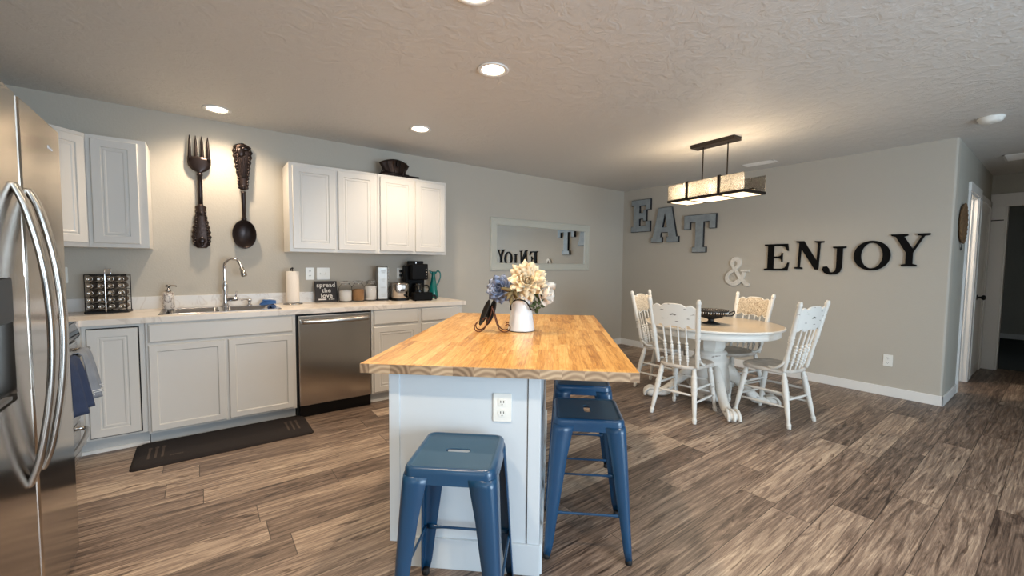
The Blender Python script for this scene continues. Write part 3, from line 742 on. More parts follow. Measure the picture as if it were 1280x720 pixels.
# teal pitcher
t = thing('glass_jug', 'teal glass jug with looped handle at the counter end', 'jug', (2.06, YB-.13, CT), R(0)); t.scale = (1, 1, 1.18)
MB().lathe([(.045, 0), (.052, .006), (.05, .04), (.042, .1), (.028, .16), (.02, .2), (.021, .225), (.027, .245), (.024, .245), (.017, .222), (.016, .2), (.024, .16), (.038, .1), (.046, .04), (.04, .01), (.0, .008)], seg=28, caps=False).build('body', 'teal_glass', t)
MB().tube([(-.02, 0, .236), (-.036, 0, .244), (-.046, 0, .258)], lambda u: .013*(1-.6*u), 10, 4).build('spout', 'teal_glass', t)
MB().tube([(.024, 0, .225), (.05, 0, .25), (.08, 0, .235), (.084, 0, .19), (.06, 0, .14), (.036, 0, .115)], .0075, 10, 7).build('handle', 'teal_glass', t)

# ------------------------------------------------------------------ wall cabinets
YU = YB-.31
def wall_cab(x0, x1, doors, label, group='white wall cabinets on the back wall'):
    t = thing('wall_cabinet', label, 'cabinet', ((x0+x1)/2, YB-.15, 1.362), 0, group)
    in_local(t, carcass(x0, x1, 1.362, 2.124, YU, parent=t))
    for a, b in doors: in_local(t, cab_door(t, a, b, 1.39, 2.098, RAISED, 'door', YU))
    return t
wall_cab(.625, 1.384, [(.652, .995), (1.022, 1.362)], 'white wall cabinet beside the spoon, left one of the pair')
wall_cab(1.386, 2.118, [(1.408, 1.744), (1.768, 2.098)], 'white wall cabinet under the dark tray, right one of the pair')
wall_cab(-.600, -.288, [(-.575, -.335)], 'narrow white wall cabinet left of the wall fork')
t = thing('corner_wall_cabinet', 'white diagonal corner wall cabinet beside the fridge', 'cabinet', (-.9, YB-.3, 1.362))
pts = [(XL+.002, YB-.002), (XL+.002, YB-.62), (XL+.31, YB-.62), (-.601, YU), (-.601, YB-.002)]
in_local(t, MB().prism(pts, 1.362, 2.124).build('carcass', 'cabinet_white', t))
a_, b_ = Vector((XL+.31, YB-.62, 0)), Vector((-.601, YU, 0)); d_ = (b_-a_); L_ = d_.length; d_.normalize()
Md = Matrix(((d_.x, 0, d_.y, a_.x), (d_.y, 0, -d_.x, a_.y), (0, 1, 0, 0), (0, 0, 0, 1)))
in_local(t, cab_door(t, .03, L_-.015, 1.39, 2.098, RAISED, 'door', M=Md))

# dark ornament on top of the right wall cabinet
t = thing('basket_ornament', 'dark bronze fluted tray standing on top of the wall cabinets', 'ornament', (1.60, YB-.16, 2.124)); t.scale = (1, 1, 1.22)
mb = MB()
L = []
for u in range(13):
    a = -.155+.31*u/12; q = a/.155
    row = []
    for v in range(7):
        s_ = v/6; ztop = .15-.035*q*q; z = .035+(ztop-.035)*s_; sc = .66+.34*s_
        row.append(Vector((a*sc, -.04-.05*(1-q*q)*(1-s_*.3)+.005*math.sin(u*PI), z)))
    L.append(row)
L2 = [[p+Vector((0, .012, 0)) for p in reversed(r_)] for r_ in L]
mb.loops([a+b for a, b in zip(L, L2)]); mb.build('fluted_shell', 'bronze', t)
mb = MB()
for x in (-.1, -.03, .04, .1): mb.tube([(x*.7, -.1, .035), (x, -.098, .13)], .004, 8)
mb.ell((0.01, -.1, .115), .014, .01, .03); mb.build('shell_ribs', 'bronze_plain', t)
mb = MB(); mb.box(-.17, .17, -.11, -.07, .008, .022, .003); mb.box(.05, .25, -.075, -.05, .02, .032, .003)
for x in (-.15, .07): mb.tube([(x, -.1, .0), (x-.015, -.12, .02), (x, -.125, .045), (x+.012, -.115, .03)], .006, 8, 4)
mb.tube([(-.15, -.09, .03), (.13, -.09, .03)], .006, 8)
mb.box(-.13, -.11, -.11, 0, .0, .01); mb.box(.1, .12, -.11, 0, 0, .01)
mb.build('stand', 'bronze_plain', t)

# ------------------------------------------------------------------ giant fork and spoon
def ornate(n, w, h, pts_w, z0, z1, flip=1):
    """ornate handle outline: bumpy edge"""
    out = []
    N_ = 40
    for k in range(N_+1):
        u = k/N_; ww = 0
        for (a, wa), (b, wb) in zip(pts_w, pts_w[1:]):
            if a <= u <= b: ww = wa+(wb-wa)*(u-a)/(b-a)
        ww *= 1+.07*math.sin(u*55)
        out.append((ww, z0+(z1-z0)*u))
    return out
def relief(mb, prof, ymid, th):
    """mirror-symmetric domed solid from a half-width profile, on the wall (x across, z up)"""
    L = []
    for w_, z in prof:
        w_ = max(w_, .001); loop = []
        for k in range(12):
            a = 2*PI*k/12; loop.append(Vector((w_*math.cos(a), ymid+th*math.sin(a)*(1 if math.sin(a) < 0 else .4), z)))
        L.append(loop)
    mb.loops(L)
fk = thing('wall_fork', 'giant dark bronze decorative fork hanging on the wall', 'wall decor', (.02, YB-.035, 1.38))
mb = MB()
tin = [-.062, -.021, .021, .062]
for x in tin:
    x1 = x*1.05
    mb.loops([[Vector((cx+w_*math.cos(a), -.008+yo+.006*math.sin(a), z)) for a in [2*PI*k/8 for k in range(8)]] for cx, w_, yo, z in
              ((x*.98, .014, -.004, .70), (x, .0125, -.004, .745), (x*.98, .0105, 0, .80), (x*.96, .0080, .004, .86), (x*.96, .003, .006, .905))])
mb.build('tines', 'bronze_plain', fk)
mb = MB(); relief(mb, [(.012, .605), (.02, .615), (.05, .632), (.070, .655), (.078, .685), (.0785, .712), (.076, .735), (.04, .738)], -.006, .016); mb.build('bowl', 'bronze_plain', fk)
mb = MB(); mb.lathe([(.017, .31), (.0175, .45), (.0165, .585), (.021, .59), (.021, .60), (.016, .605), (.014, .62)], T(0, -.006, 0), 14); mb.build('shank', 'bronze_plain', fk)
prof = ornate(0, 0, 0, [(0, .03), (.08, .052), (.2, .064), (.35, .062), (.6, .048), (.8, .036), (.88, .038), (.95, .036), (1, .016)], 0, .355)
mb = MB(); relief(mb, prof, -.004, .02); mb.build('handle', 'bronze', fk)
mb = MB()
for k in range(14):
    u = k/13; z = .03+u*.26; w_ = .048-.02*u
    for s_ in (-1, 1): mb.ell((s_*w_, -.016, z), .009, .008, .011)
mb.ell((0, -.022, .06), .025, .01, .03); mb.ell((0, -.02, .28), .012, .01, .018); mb.ell((0, -.02, .03), .016, .01, .014)
mb.build('handle_scrolls', 'bronze_plain', fk)
mb = MB(); mb.box(-.02, .02, 0, .034, .30, .32); mb.build('hanger', 'bronze_plain', fk)
sn = thing('wall_spoon', 'giant dark bronze decorative spoon hanging on the wall', 'wall decor', (.318, YB-.035, 1.383))
mb = MB()   # the bowl is concave toward the room
L = []
NB = 24
def sp_pt(r_, a):
    x = .0895*math.sin(a)*r_; z = .118-.125*math.cos(a)*r_*(1 if math.cos(a) > 0 else 1)
    z += .0
    return x, z
for r_, y in ((.06, .018), (.4, .014), (.75, .003), (.93, -.008), (1.0, -.014), (1.0, -.010), (.9, .006), (.5, .022), (.06, .026)):
    L.append([Vector((.0895*math.sin(2*PI*k/NB)*r_*(1-.1*math.cos(2*PI*k/NB+PI)*0), y, .124-.124*math.cos(2*PI*k/NB)*r_)) for k in range(NB)])
mb.loops(L); mb.build('bowl', 'bronze_plain', sn)
mb = MB(); mb.lathe([(.016, .235), (.021, .25), (.021, .262), (.015, .27), (.0165, .36), (.0175, .47), (.02, .49)], T(0, -.006, 0), 14); mb.build('shank', 'bronze_plain', sn)
prof = ornate(0, 0, 0, [(0, .016), (.05, .038), (.12, .040), (.2, .036), (.4, .05), (.65, .064), (.8, .072), (.92, .067), (.97, .05), (1, .02)], .50, .893)
mb = MB(); relief(mb, prof, -.004, .022); mb.build('handle', 'bronze', sn)
mb = MB()
for k in range(14):
    u = k/13; z = .52+u*.34; w_ = .03+.024*u
    for s_ in (-1, 1): mb.ell((s_*w_, -.018, z), .009, .008, .012)
mb.ell((-.012, -.026, .82), .03, .012, .045); mb.ell((.02, -.024, .85), .03, .012, .02); mb.ell((0, -.022, .52), .014, .01, .02)
for k in range(5): mb.tube([(-.03+.012*k, -.026, .80), (-.028+.014*k, -.03, .70), (-.01+.006*k, -.026, .60)], .003, 6, 4)
mb.build('handle_scrolls', 'bronze_plain', sn)
mb = MB(); mb.box(-.02, .02, 0, .034, .6, .62); mb.build('hanger', 'bronze_plain', sn)

# ------------------------------------------------------------------ mirror
mr_ = thing('wall_mirror', 'wide rectangular mirror in a pale grey frame on the back wall', 'mirror', (3.772, YB-.001, 1.19))
hw = .882; hh = .665
def Fr(i, z, x0=-hw, x1=hw, z0=0, z1=hh): return [Vector((x0+i, -z, z0+i)), Vector((x1-i, -z, z0+i)), Vector((x1-i, -z, z1-i)), Vector((x0+i, -z, z1-i))]
mb = MB(); mb.loops([Fr(0, 0), Fr(0, .016), Fr(.012, .026), (Fr(.03, .026)), Fr(.034, .021), Fr(.078, .018), Fr(.084, .022), Fr(.092, .020), Fr(.096, .008), Fr(.1, .004)], cap1=False, smooth=False); mb.build('frame', 'mirror_frame', mr_)
mb = MB(); mb.box(-hw+.09, hw-.09, -.007, -.004, .09, hh-.09); mb.build('glass', 'mirror_glass', mr_)

# ------------------------------------------------------------------ letters on the right wall
def wall_letter(name, label, cat, outl, y, z, w, h, depth, m, rot=0, edge=None, group=None):
    """outl in unit box; y = left edge (world), z = bottom"""
    t = bpy.data.objects.new(name, None); COL.objects.link(t)
    t.matrix_world = T(XR-.001, y, z) @ FACE_NX @ Matrix.Rotation(R(rot), 4, 'Z'); tag(t, label, cat, group)
    sc = [[(px*w, py*h) for px, py in o] for o in outl]
    if edge:
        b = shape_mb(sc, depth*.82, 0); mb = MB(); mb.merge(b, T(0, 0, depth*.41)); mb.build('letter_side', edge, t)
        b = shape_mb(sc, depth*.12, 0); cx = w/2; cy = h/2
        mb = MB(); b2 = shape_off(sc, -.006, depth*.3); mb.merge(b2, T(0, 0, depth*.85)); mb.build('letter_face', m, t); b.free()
    else:
        b = shape_mb(sc, depth, 0); mb = MB(); mb.merge(b, T(0, 0, depth/2)); mb.build('letter_body', m, t)
    return t
def shape_off(sc, off, depth):
    cu = bpy.data.curves.new('s', 'CURVE'); cu.dimensions = '2D'; cu.fill_mode = 'BOTH'; cu.extrude = depth/2; cu.offset = off
    for pts in sc:
        sp = cu.splines.new('POLY'); sp.points.add(len(pts)-1); sp.use_cyclic_u = True
        for p, (x, y) in zip(sp.points, pts): p.co = (x, y, 0, 1)
    o = bpy.data.objects.new('s', cu); COL.objects.link(o)
    dg = bpy.context.evaluated_depsgraph_get(); me = bpy.data.meshes.new_from_object(o.evaluated_get(dg))
    bpy.data.objects.remove(o); b = bmesh.new(); b.from_mesh(me); bpy.data.meshes.remove(me); return b
E_slab = [[(0, 0), (1, 0), (1, .33), (.76, .33), (.76, .2), (.44, .2), (.44, .4), (.62, .4), (.62, .33), (.8, .33), (.8, .67), (.62, .67), (.62, .6), (.44, .6), (.44, .8), (.76, .8), (.76, .67), (1, .67), (1, 1), (0, 1), (0, .82), (.12, .82), (.12, .18), (0, .18)]]
A_slab = [[(0, 0), (.42, 0), (.42, .16), (.36, .16), (.38, .28), (.62, .28), (.64, .16), (.58, .16), (.58, 0), (1, 0), (1, .16), (.93, .16), (.74, 1), (.26, 1), (.07, .16), (0, .16)], [(.42, .44), (.5, .8), (.58, .44)]]
T_slab = [[(.28, 0), (.72, 0), (.72, .15), (.63, .15), (.63, .8), (.8, .8), (.8, .62), (1, .62), (1, 1), (0, 1), (0, .62), (.2, .62), (.2, .8), (.37, .8), (.37, .15), (.28, .15)]]
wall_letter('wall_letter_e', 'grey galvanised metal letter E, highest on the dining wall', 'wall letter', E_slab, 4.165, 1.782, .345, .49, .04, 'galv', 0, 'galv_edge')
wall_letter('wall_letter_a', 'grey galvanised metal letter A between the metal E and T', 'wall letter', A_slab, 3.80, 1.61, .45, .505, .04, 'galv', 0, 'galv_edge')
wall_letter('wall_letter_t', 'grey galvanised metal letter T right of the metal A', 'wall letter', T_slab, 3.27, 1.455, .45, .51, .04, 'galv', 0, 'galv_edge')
def br(pts): return pts
E_ser = [[(0, 0), (.95, 0), (1, .3), (.95, .3), (.86, .12), (.74, .07), (.38, .07), (.38, .47), (.58, .47), (.68, .43), (.7, .33), (.74, .33), (.74, .67), (.7, .67), (.68, .57), (.58, .53), (.38, .53), (.38, .93), (.7, .93), (.84, .88), (.92, .74), (.97, .74), (.93, 1), (0, 1), (0, .94), (.14, .92), (.14, .08), (0, .06)]]
N_ser = [[(0, 0), (.3, 0), (.3, .05), (.2, .07), (.2, .74), (.76, 0), (.88, 0), (.88, .93), (1, .95), (1, 1), (.68, 1), (.68, .95), (.8, .93), (.8, .3), (.28, 1), (0, 1), (0, .95), (.12, .93), (.12, .07), (0, .05)]]
J_ser = [[(.45, 1), (1, 1), (1, .95), (.86, .93), (.86, .28), (.78, .1), (.6, .01), (.36, 0), (.12, .06), (0, .18), (.06, .28), (.2, .3), (.3, .22), (.34, .1), (.46, .08), (.58, .14), (.62, .26), (.62, .93), (.45, .95)]]
circ = lambda cx, cy, rx, ry, n=36: [(cx+rx*math.cos(2*PI*k/n), cy+ry*math.sin(2*PI*k/n)) for k in range(n)]
O_ser = [circ(.5, .5, .5, .5), circ(.5, .5, .30, .425)]
Y_ser = [[(.3, 0), (.7, 0), (.7, .05), (.59, .08), (.59, .42), (.86, .92), (1, .95), (1, 1), (.68, 1), (.68, .95), (.79, .92), (.58, .53), (.34, .92), (.44, .95), (.44, 1), (0, 1), (0, .95), (.12, .92), (.41, .42), (.41, .08), (.3, .05)]]
wall_letter('wall_letter_e', 'black wooden serif letter E, first letter of the black word', 'wall letter', E_ser, 2.224, 1.229, .262, .308, .022, 'enjoy_black')
wall_letter('wall_letter_n', 'black wooden serif letter N on the dining wall', 'wall letter', N_ser, 1.905, 1.252, .262, .312, .022, 'enjoy_black', -2)
wall_letter('wall_letter_j', 'black wooden serif letter J on the dining wall', 'wall letter', J_ser, 1.64, 1.192, .205, .30, .022, 'enjoy_black')
wall_letter('wall_letter_o', 'black wooden letter O on the dining wall', 'wall letter', O_ser, 1.368, 1.243, .288, .30, .022, 'enjoy_black')
wall_letter('wall_letter_y', 'black wooden serif letter Y nearest the hallway', 'wall letter', Y_ser, 1.082, 1.287, .275, .31, .022, 'enjoy_black')
t = bpy.data.objects.new('wall_ampersand', None); COL.objects.link(t); t.matrix_world = T(XR-.001, 2.54, 1.208) @ FACE_NX
tag(t, 'white wooden ampersand sign between the metal and the black letters', 'wall letter')
AW, AH = .30, .345
ap = spline([Vector((x*AW-AW/2, y*AH-AH/2, 0)) for x, y in ((.93, .03), (.72, .2), (.38, .62), (.28, .8), (.36, .93), (.47, .95), (.58, .87), (.57, .73), (.38, .55), (.14, .38), (.10, .2), (.24, .07), (.44, .06), (.64, .18), (.76, .36), (.80, .48))], 6)
aw = lambda u: .030-.012*abs(math.sin(u*PI*2.2+.6))
mb = MB(); L = []
for i, p in enumerate(ap):
    t_ = (ap[min(i+1, len(ap)-1)]-ap[max(i-1, 0)]).normalized(); n_ = Vector((-t_.y, t_.x, 0)); w_ = aw(i/(len(ap)-1)); zo = .0004*(i % 3)
    L.append([p+n_*w_+Vector((0, 0, zo)), p-n_*w_+Vector((0, 0, zo)), p-n_*w_+Vector((0, 0, .022+zo)), p+n_*w_+Vector((0, 0, .022+zo))])
mb.loops(L, smooth=False); mb.box(.09, .155, -AH/2-.004, -AH/2+.026, 0, .022); mb.box(.045, .15, .0, .024, 0, .022); mb.build('letter_body', 'amp_white', t)

# ------------------------------------------------------------------ pendant over the dining table
PX, PY = 3.905, 2.07
pe = thing('pendant_light', 'linear bronze pendant lamp with seeded glass panels over the dining table', 'pendant light', (PX, PY, H))
MB().box(-.062, .062, -.215, .215, -.035, 0, .004).build('canopy', 'fixture_bronze', pe, rot=(0, 0, R(-3)))
for y in (-.118, .118): MB().tube([(.01, y, -.03), (.01, y, -.40), (.0, y, -.49)], .006, 10).build('rod', 'fixture_bronze', pe)
fz = -.525; rr = (0, 0, R(-8.5))
mb = MB()
for x in (-.145, .145): mb.box(x-.01, x+.01, -.405, .405, fz-.012, fz+.012, .002)
for y in (-.395, .395): mb.box(-.145, .145, y-.01, y+.01, fz-.012, fz+.012, .002)
for y in (-.17, .17): mb.box(-.15, .15, y-.007, y+.007, fz-.016, fz-.010, .001)
mb.box(-.008, .008, -.395, .395, fz+.02, fz+.035, .002)
mb.build('frame', 'fixture_bronze', pe, rot=rr)
for x in (-.15, .15):
    MB().box(x-.005, x+.005, -.40, .40, fz+.010, fz+.155, .001).build('glass_panel', 'seeded_glass', pe, rot=rr)
    for y in (-.17, .17):
        s_ = 1 if x > 0 else -1
        mb = MB(); mb.box(x+s_*.005, x+s_*.014, y-.012, y+.012, fz-.012, fz+.165, .002); mb.box(min(x, x-s_*.05), max(x, x-s_*.05), y-.006, y+.006, fz+.158, fz+.166); mb.build('bracket', 'fixture_bronze', pe, rot=rr)
for a, b in ((-.385, -.18), (-.16, .16), (.18, .385)):
    MB().box(-.125, .125, a, b, fz-.012, fz-.002, .003).build('diffuser', 'diffuser_warm', pe, rot=rr)
mb = MB()
for y in (-.27, 0, .27):
    mb.ell((0, y, fz+.05), .022, .022, .032)
mb.build('bulbs', 'bulb_warm', pe, rot=rr)
for y in (-.27, 0, .27):
    l = bpy.data.lights.new('pendant_bulb', 'POINT'); l.energy = 2.6; l.color = (1, .80, .58); l.shadow_soft_size = .03
    o = bpy.data.objects.new('pendant_bulb', l); COL.objects.link(o); o.parent = pe; o.location = (0, y, fz+.10)
l = bpy.data.lights.new('pendant_down', 'AREA'); l.shape = 'RECTANGLE'; l.size = .24; l.size_y = .74; l.energy = 13; l.color = (1, .80, .58)
o = bpy.data.objects.new('pendant_down', l); COL.objects.link(o); o.parent = pe; o.location = (0, 0, fz-.02); o.rotation_euler = rr

# ------------------------------------------------------------------ ceiling bits
def vent(x, y, lx, ly, label, rz=0):
    t = thing('ceiling_vent', label, 'vent', (x, y, H), rz)
    mb = MB(); mb.box(-lx/2, lx/2, -ly/2, -ly/2+.02, -.006, 0, .001); mb.box(-lx/2, lx/2, ly/2-.02, ly/2, -.006, 0, .001); mb.box(-lx/2, -lx/2+.02, -ly/2, ly/2, -.006, 0, .001); mb.box(lx/2-.02, lx/2, -ly/2, ly/2, -.006, 0, .001); mb.build('frame', 'trim_white', t)
    MB().box(-lx/2+.018, lx/2-.018, -ly/2+.018, ly/2-.018, -.002, -.0005).build('opening', 'dark_gap', t)
    n = max(3, int(lx/.034))
    mb = MB()
    for k in range(n):
        xx = -lx/2+.024+(lx-.048)*k/(n-1); mb.box(-.006, .006, -ly/2+.018, ly/2-.018, -.0008, .0008, M=T(xx, 0, -.0045) @ Matrix.Rotation(R(35), 4, 'Y'))
    mb.build('louvers', 'trim_white', t)
vent(5.12, 2.19, .14, .34, 'narrow white ceiling vent behind the pendant lamp')
vent(6.85, .32, .36, .36, 'square ceiling vent in the hallway')
t = thing('smoke_detector', 'round white smoke detector on the ceiling near the hallway', 'smoke detector', (4.93, .44, H))
MB().lathe([(.075, 0), (.075, -.012), (.068, -.016), (.066, -.03), (.05, -.042), (.0, -.044)], seg=32).build('body', 'plate_white', t)
MB().lathe([(.012, -.043), (.01, -.046), (.0, -.046)], T(.03, 0, 0.002), 12).build('test_button', 'trim_white', t)
# round woven wall decor in the hall
t = bpy.data.objects.new('woven_wall_basket', None); COL.objects.link(t); t.matrix_world = T(5.85, HY1-.001, 1.70) @ FACE_Y @ Matrix.Diagonal((.95, .95, .5, 1))
tag(t, 'round woven brown wall decor on the hallway wall', 'wall decor')
MB().lathe([(.0, .01), (.1, .012), (.16, .03), (.19, .05), (.2, .045), (.195, .02), (.17, .0), (.0, 0)], seg=36, caps=False).build('woven_disc', 'wicker', t)
mb = MB()
for k in range(24): a = 2*PI*k/24; mb.ell((.19*math.cos(a), .19*math.sin(a), .045), .014, .014, .012, seg=8)
tag(mb.build('braided_rim', 'wicker', t), kind='stuff')
mb = MB(); mb.tube([(0, -.19, .02), (0, -.235, .02)], .003, 6); mb.ell((0, -.25, .02), .02, .02, .01); mb.build('tassel', 'black_matte', t)

# ------------------------------------------------------------------ fridge
FX = -.44
fr = thing('refrigerator', 'tall stainless steel side-by-side refrigerator at the left edge', 'refrigerator', (-.8, 2.02, 0))
MB().box(XL+.03, FX-.062, 1.565, 2.465, .02, 1.765, .004).build('cabinet_body', 'steel_side', fr, loc=(.8, -2.02, 0))
def fdoor(y0, y1, hole=None):
    mb = MB()
    Lp = lambda z: [Vector((FX-.06+0, y0, z)), Vector((FX-.014, y0, z)), Vector((FX-.004, y0+.003, z)), Vector((FX, y0+.012, z)), Vector((FX, y1-.012, z)), Vector((FX-.004, y1-.003, z)), Vector((FX-.014, y1, z)), Vector((FX-.06, y1, z))]
    if not hole:
        mb.loops([Lp(.06), Lp(1.778)])
    else:
        h0, h1, g0, g1 = hole
        mb.loops([Lp(.06), Lp(g0)]); mb.loops([Lp(g1), Lp(1.778)])
        mb.box(FX-.06, FX, y0+.004, h0, g0, g1); mb.box(FX-.06, FX, h1, y1-.004, g0, g1)
        mb.box(FX-.06, FX-.05, h0, h1, g0, g1)
    b = mb.bm
    return mb
o = fdoor(1.985, 2.47).build('fridge_door', 'stainless', fr, loc=(.8, -2.02, 0))
for f in o.data.polygons: f.use_smooth = False
o2 = fdoor(1.57, 1.968, (1.63, 1.84, .86, 1.22)).build('freezer_door', 'stainless', fr, loc=(.8, -2.02, 0))
for f in o2.data.polygons: f.use_smooth = False
ds = MB().box(FX-.052, FX-.046, 1.632, 1.838, .862, 1.218).build('dispenser_recess', 'black_plastic', o2)
MB().box(FX-.05, FX+.004, 1.632, 1.838, 1.09, 1.218, .006).build('dispenser_panel', 'black_plastic', o2)
mb = MB(); mb.box(FX-.02, FX-.005, 1.65, 1.82, .865, .875); mb.build('drip_tray', 'steel_side', o2)
def fhandle(y, par, dy):
    mb = MB(); P_ = spline([Vector(p) for p in ((FX+.0, y+dy, 1.50), (FX+.026, y+dy*.7, 1.42), (FX+.054, y, 1.25), (FX+.064, y, 1.05), (FX+.054, y, .85), (FX+.026, y+dy*.5, .66), (FX+.0, y+dy*.7, .57))], 8)
    mb.loops([[p+Vector((x_, y_, 0)) for x_, y_ in rrect(.009, .022, .0075, 3)] for p in P_]); mb.build('handle', 'brushed_nickel', par)
fhandle(1.905, o2, .0); fhandle(2.045, o, .0)
MB().box(XL+.1, FX-.08, 1.60, 2.43, .0, .06).build('kick_grille', 'black_matte', fr, loc=(.8, -2.02, 0))
mb = MB()
for k in range(5): mb.box(FX, FX+.0015, 2.30+.012*k, 2.307+.012*k, 1.684+.004*(k % 2), 1.697)
mb.build('nameplate', 'chrome', o)

# ------------------------------------------------------------------ stove
SF = -.615
st = thing('stove', 'stainless range with black glass top between fridge and corner', 'stove', (-.9, 3.2, 0))
SL = (.9, -3.2, 0)
MB().box(XL+.01, SF-.03, 2.85, 3.605, .03, .885, .003).build('body', 'steel_side', st, loc=SL)
MB().box(XL+.01, SF+.005, 2.845, 3.61, .885, .90, .003).build('cooktop', 'oven_glass', st, loc=SL)
mb = MB(); mb.loops([[Vector((x, y, z)) for x, z in ((SF-.03, .79), (SF+.012, .80), (SF+.02, .82), (SF-.0, .884), (SF-.03, .884))] for y in (2.85, 3.605)], smooth=False); mb.build('control_panel', 'oven_glass', st, loc=SL)
MB().box(SF-.03, SF+.005, 2.855, 3.6, .30, .785, .004).build('oven_door', 'stainless_h', st, loc=SL)
MB().box(SF+.004, SF+.0065, 2.97, 3.49, .40, .66).build('oven_window', 'oven_glass', st, loc=SL)
mb = MB(); mb.tube([(SF+.055, 2.88, .735), (SF+.055, 3.575, .735)], .012, 12)
for y in (2.90, 3.555): mb.tube([(SF+.0, y, .735), (SF+.055, y, .735)], .010, 10)
mb.build('oven_handle', 'brushed_nickel', st, loc=SL)
MB().box(SF-.03, SF+.003, 2.855, 3.6, .06, .29, .004).build('storage_drawer', 'stainless_h', st, loc=SL)
MB().tube([(SF+.0, 2.9, .255), (SF+.045, 2.93, .25), (SF+.062, 3.23, .248), (SF+.045, 3.52, .25), (SF+.0, 3.55, .255)], .013, 12, 6).build('drawer_handle', 'brushed_nickel', st, loc=SL)
MB().box(XL+.05, SF-.06, 2.87, 3.59, 0, .06).build('toe_base', 'black_matte', st, loc=SL)
for (bx, by) in ((-.78, 3.03), (-.78, 3.42), (-1.05, 3.03), (-1.05, 3.42)): MB().lathe([(.09, .0), (.09, .0008), (.085, .0012), (.0, .0012)], T(bx, by, .90), 28).build('burner_ring', 'black_plastic', st, loc=SL)

def towel(name, label, yc, w, zb_f, zb_b, mt, x_out, seedv, stripes=False, off=0.0, swing=.0, hem=None):
    """cloth folded over the oven handle: a thick draped sheet"""
    rnd = random.Random(seedv); hx = SF+.055; hz = .735
    def pt(s_, u):   # s along the drape (0 front bottom .. 1 back bottom), u across
        fold = math.sin(u*PI*3.2+seedv)*.5+math.sin(u*PI*6.1+seedv*2)*.28
        if s_ < .46:
            k = 1-s_/.46; z = hz+.012-(hz-zb_f)*k; x = hx+.024+off+k*(x_out)+(fold+.6)*.034*k**.6
            yy = yc+(u-.5)*w*(1-.18*(1-k))+swing*k
        elif s_ < .54:
            a = (s_-.46)/.08*PI; x = hx+(.02+off)*math.cos(a); z = hz+.012+(.016+off)*math.sin(a); yy = yc+(u-.5)*w*.82
        else:
            k = (s_-.54)/.46; z = hz+.012-(hz-zb_b)*k; x = hx-.022-off+fold*.004*k; yy = yc+(u-.5)*w*.84
        return Vector((x, yy, z))
    NS, NU = 34, 22; th = .004
    mb = MB(); b = bmesh.new()
    G = [[pt(i/(NS-1), j/(NU-1)) for j in range(NU)] for i in range(NS)]
    V = [[b.verts.new(p) for p in r_] for r_ in G]
    for i in range(NS-1):
        for j in range(NU-1): b.faces.new((V[i][j], V[i][j+1], V[i+1][j+1], V[i+1][j]))
    bmesh.ops.recalc_face_normals(b, faces=b.faces[:]); bmesh.ops.solidify(b, geom=b.faces[:], thickness=th)
    mb.merge(b, None, True)
    o = mb.build(name, mt); tag(o, label, 'towel', 'kitchen towels on the oven handle')
    if stripes:
        m2 = MB()
        for zz in (.12, .155): 
            q = [pt(zz/.46*.46*.5+.0, j/(NU-1))+Vector((.006, 0, 0)) for j in range(NU)]
            m2.tube(q, .0022, 6)
        s2 = m2.build('white_stripes', 'towel_white', o)
    return o
towel('kitchen_towel', 'grey towel with white stripes draped over the oven handle', 3.36, .24, .46, .60, 'towel_grey', .015, 3, True, 0.0, .04)
towel('kitchen_towel', 'navy blue towel hanging on the oven handle next to the fridge', 3.10, .22, .46, .58, 'towel_navy', .01, 5, False, 0.0, 0)

# ------------------------------------------------------------------ floor mat
t = thing('kitchen_mat', 'dark brown anti-fatigue mat on the floor before the sink', 'mat', (.14, 3.545, 0))
mb = MB(); mb.loops([[Vector((x, y, z)) for x, y in rrect(hx, hy, .03, 4)] for hx, hy, z in ((.515, .225, 0), (.515, .225, .004), (.495, .205, .016), (.47, .18, .017))]); mb.build('mat_body', 'mat_dark', t)
mb = MB()
for s_ in (-1, 1):
    for k in range(3):
        x = s_*.40+(k-1)*.035; mb.box(x-.006, x+.006, -.11, .06, .0165, .0178)
        mb.ell((x, .075, .017), .011, .02, .001)
for k in range(6): mb.box(-.325+.012*k, -.318+.012*k, -.12, -.1, .0165, .0178)
mb.build('printed_utensils', 'mat_mark', t)

# ------------------------------------------------------------------ island
IA = R(42.3)
e1 = Vector((math.cos(IA), -math.sin(IA), 0)); e2 = Vector((math.sin(IA), math.cos(IA), 0))
IC = e1*(-.24)+e2*2.46      # empty at mid-base
isl = thing('kitchen_island', 'white kitchen island base under a butcher block top', 'kitchen island', (IC.x, IC.y, 0), -IA)
bx0, bx1 = -.668+.24, -.04+.24; by0, by1 = 1.652-2.46, 3.25-2.46; IB = .832
mb = MB(); mb.box(bx0+.07, bx1, by0, by1, .0, .1); mb.box(bx0, bx1, by0, by1, .1, IB); mb.build('carcass', 'island_white', isl)
mb = MB(); mb.box(bx0+.045, bx1+.004, by0-.012, by0, 0, .13, .003); mb.box(bx1, bx1+.012, by0, by1, 0, .13, .003); mb.build('base_trim', 'island_white', isl)
MB().box(bx0, bx0+.045, by0-.006, by0, .1, IB, .002).build('corner_stile', 'island_white', isl); MB().box(bx1-.05, bx1, by0-.006, by0, .13, IB, .002).build('corner_stile', 'island_white', isl)
MB().box(bx1-.053, bx1-.050, by0-.0015, by0+.0, .13, IB).build('stile_gap', 'slot_dark', isl)
MI = Matrix(((0, 0, -1, bx0), (-1, 0, 0, 0), (0, 1, 0, 0), (0, 0, 0, 1)))
for a, b in ((.02-.79, .52-.79), (.54-.79, 1.05-.79), (1.07-.79, 1.57-.79)):
    nested(MB(), -b, -a, .14, .80, RAISED, MI).build('door', 'island_white', isl)
tp = thing('butcher_block_top', 'thick honey-coloured butcher block top on the island', 'countertop', (IC.x, IC.y, IB), -IA)
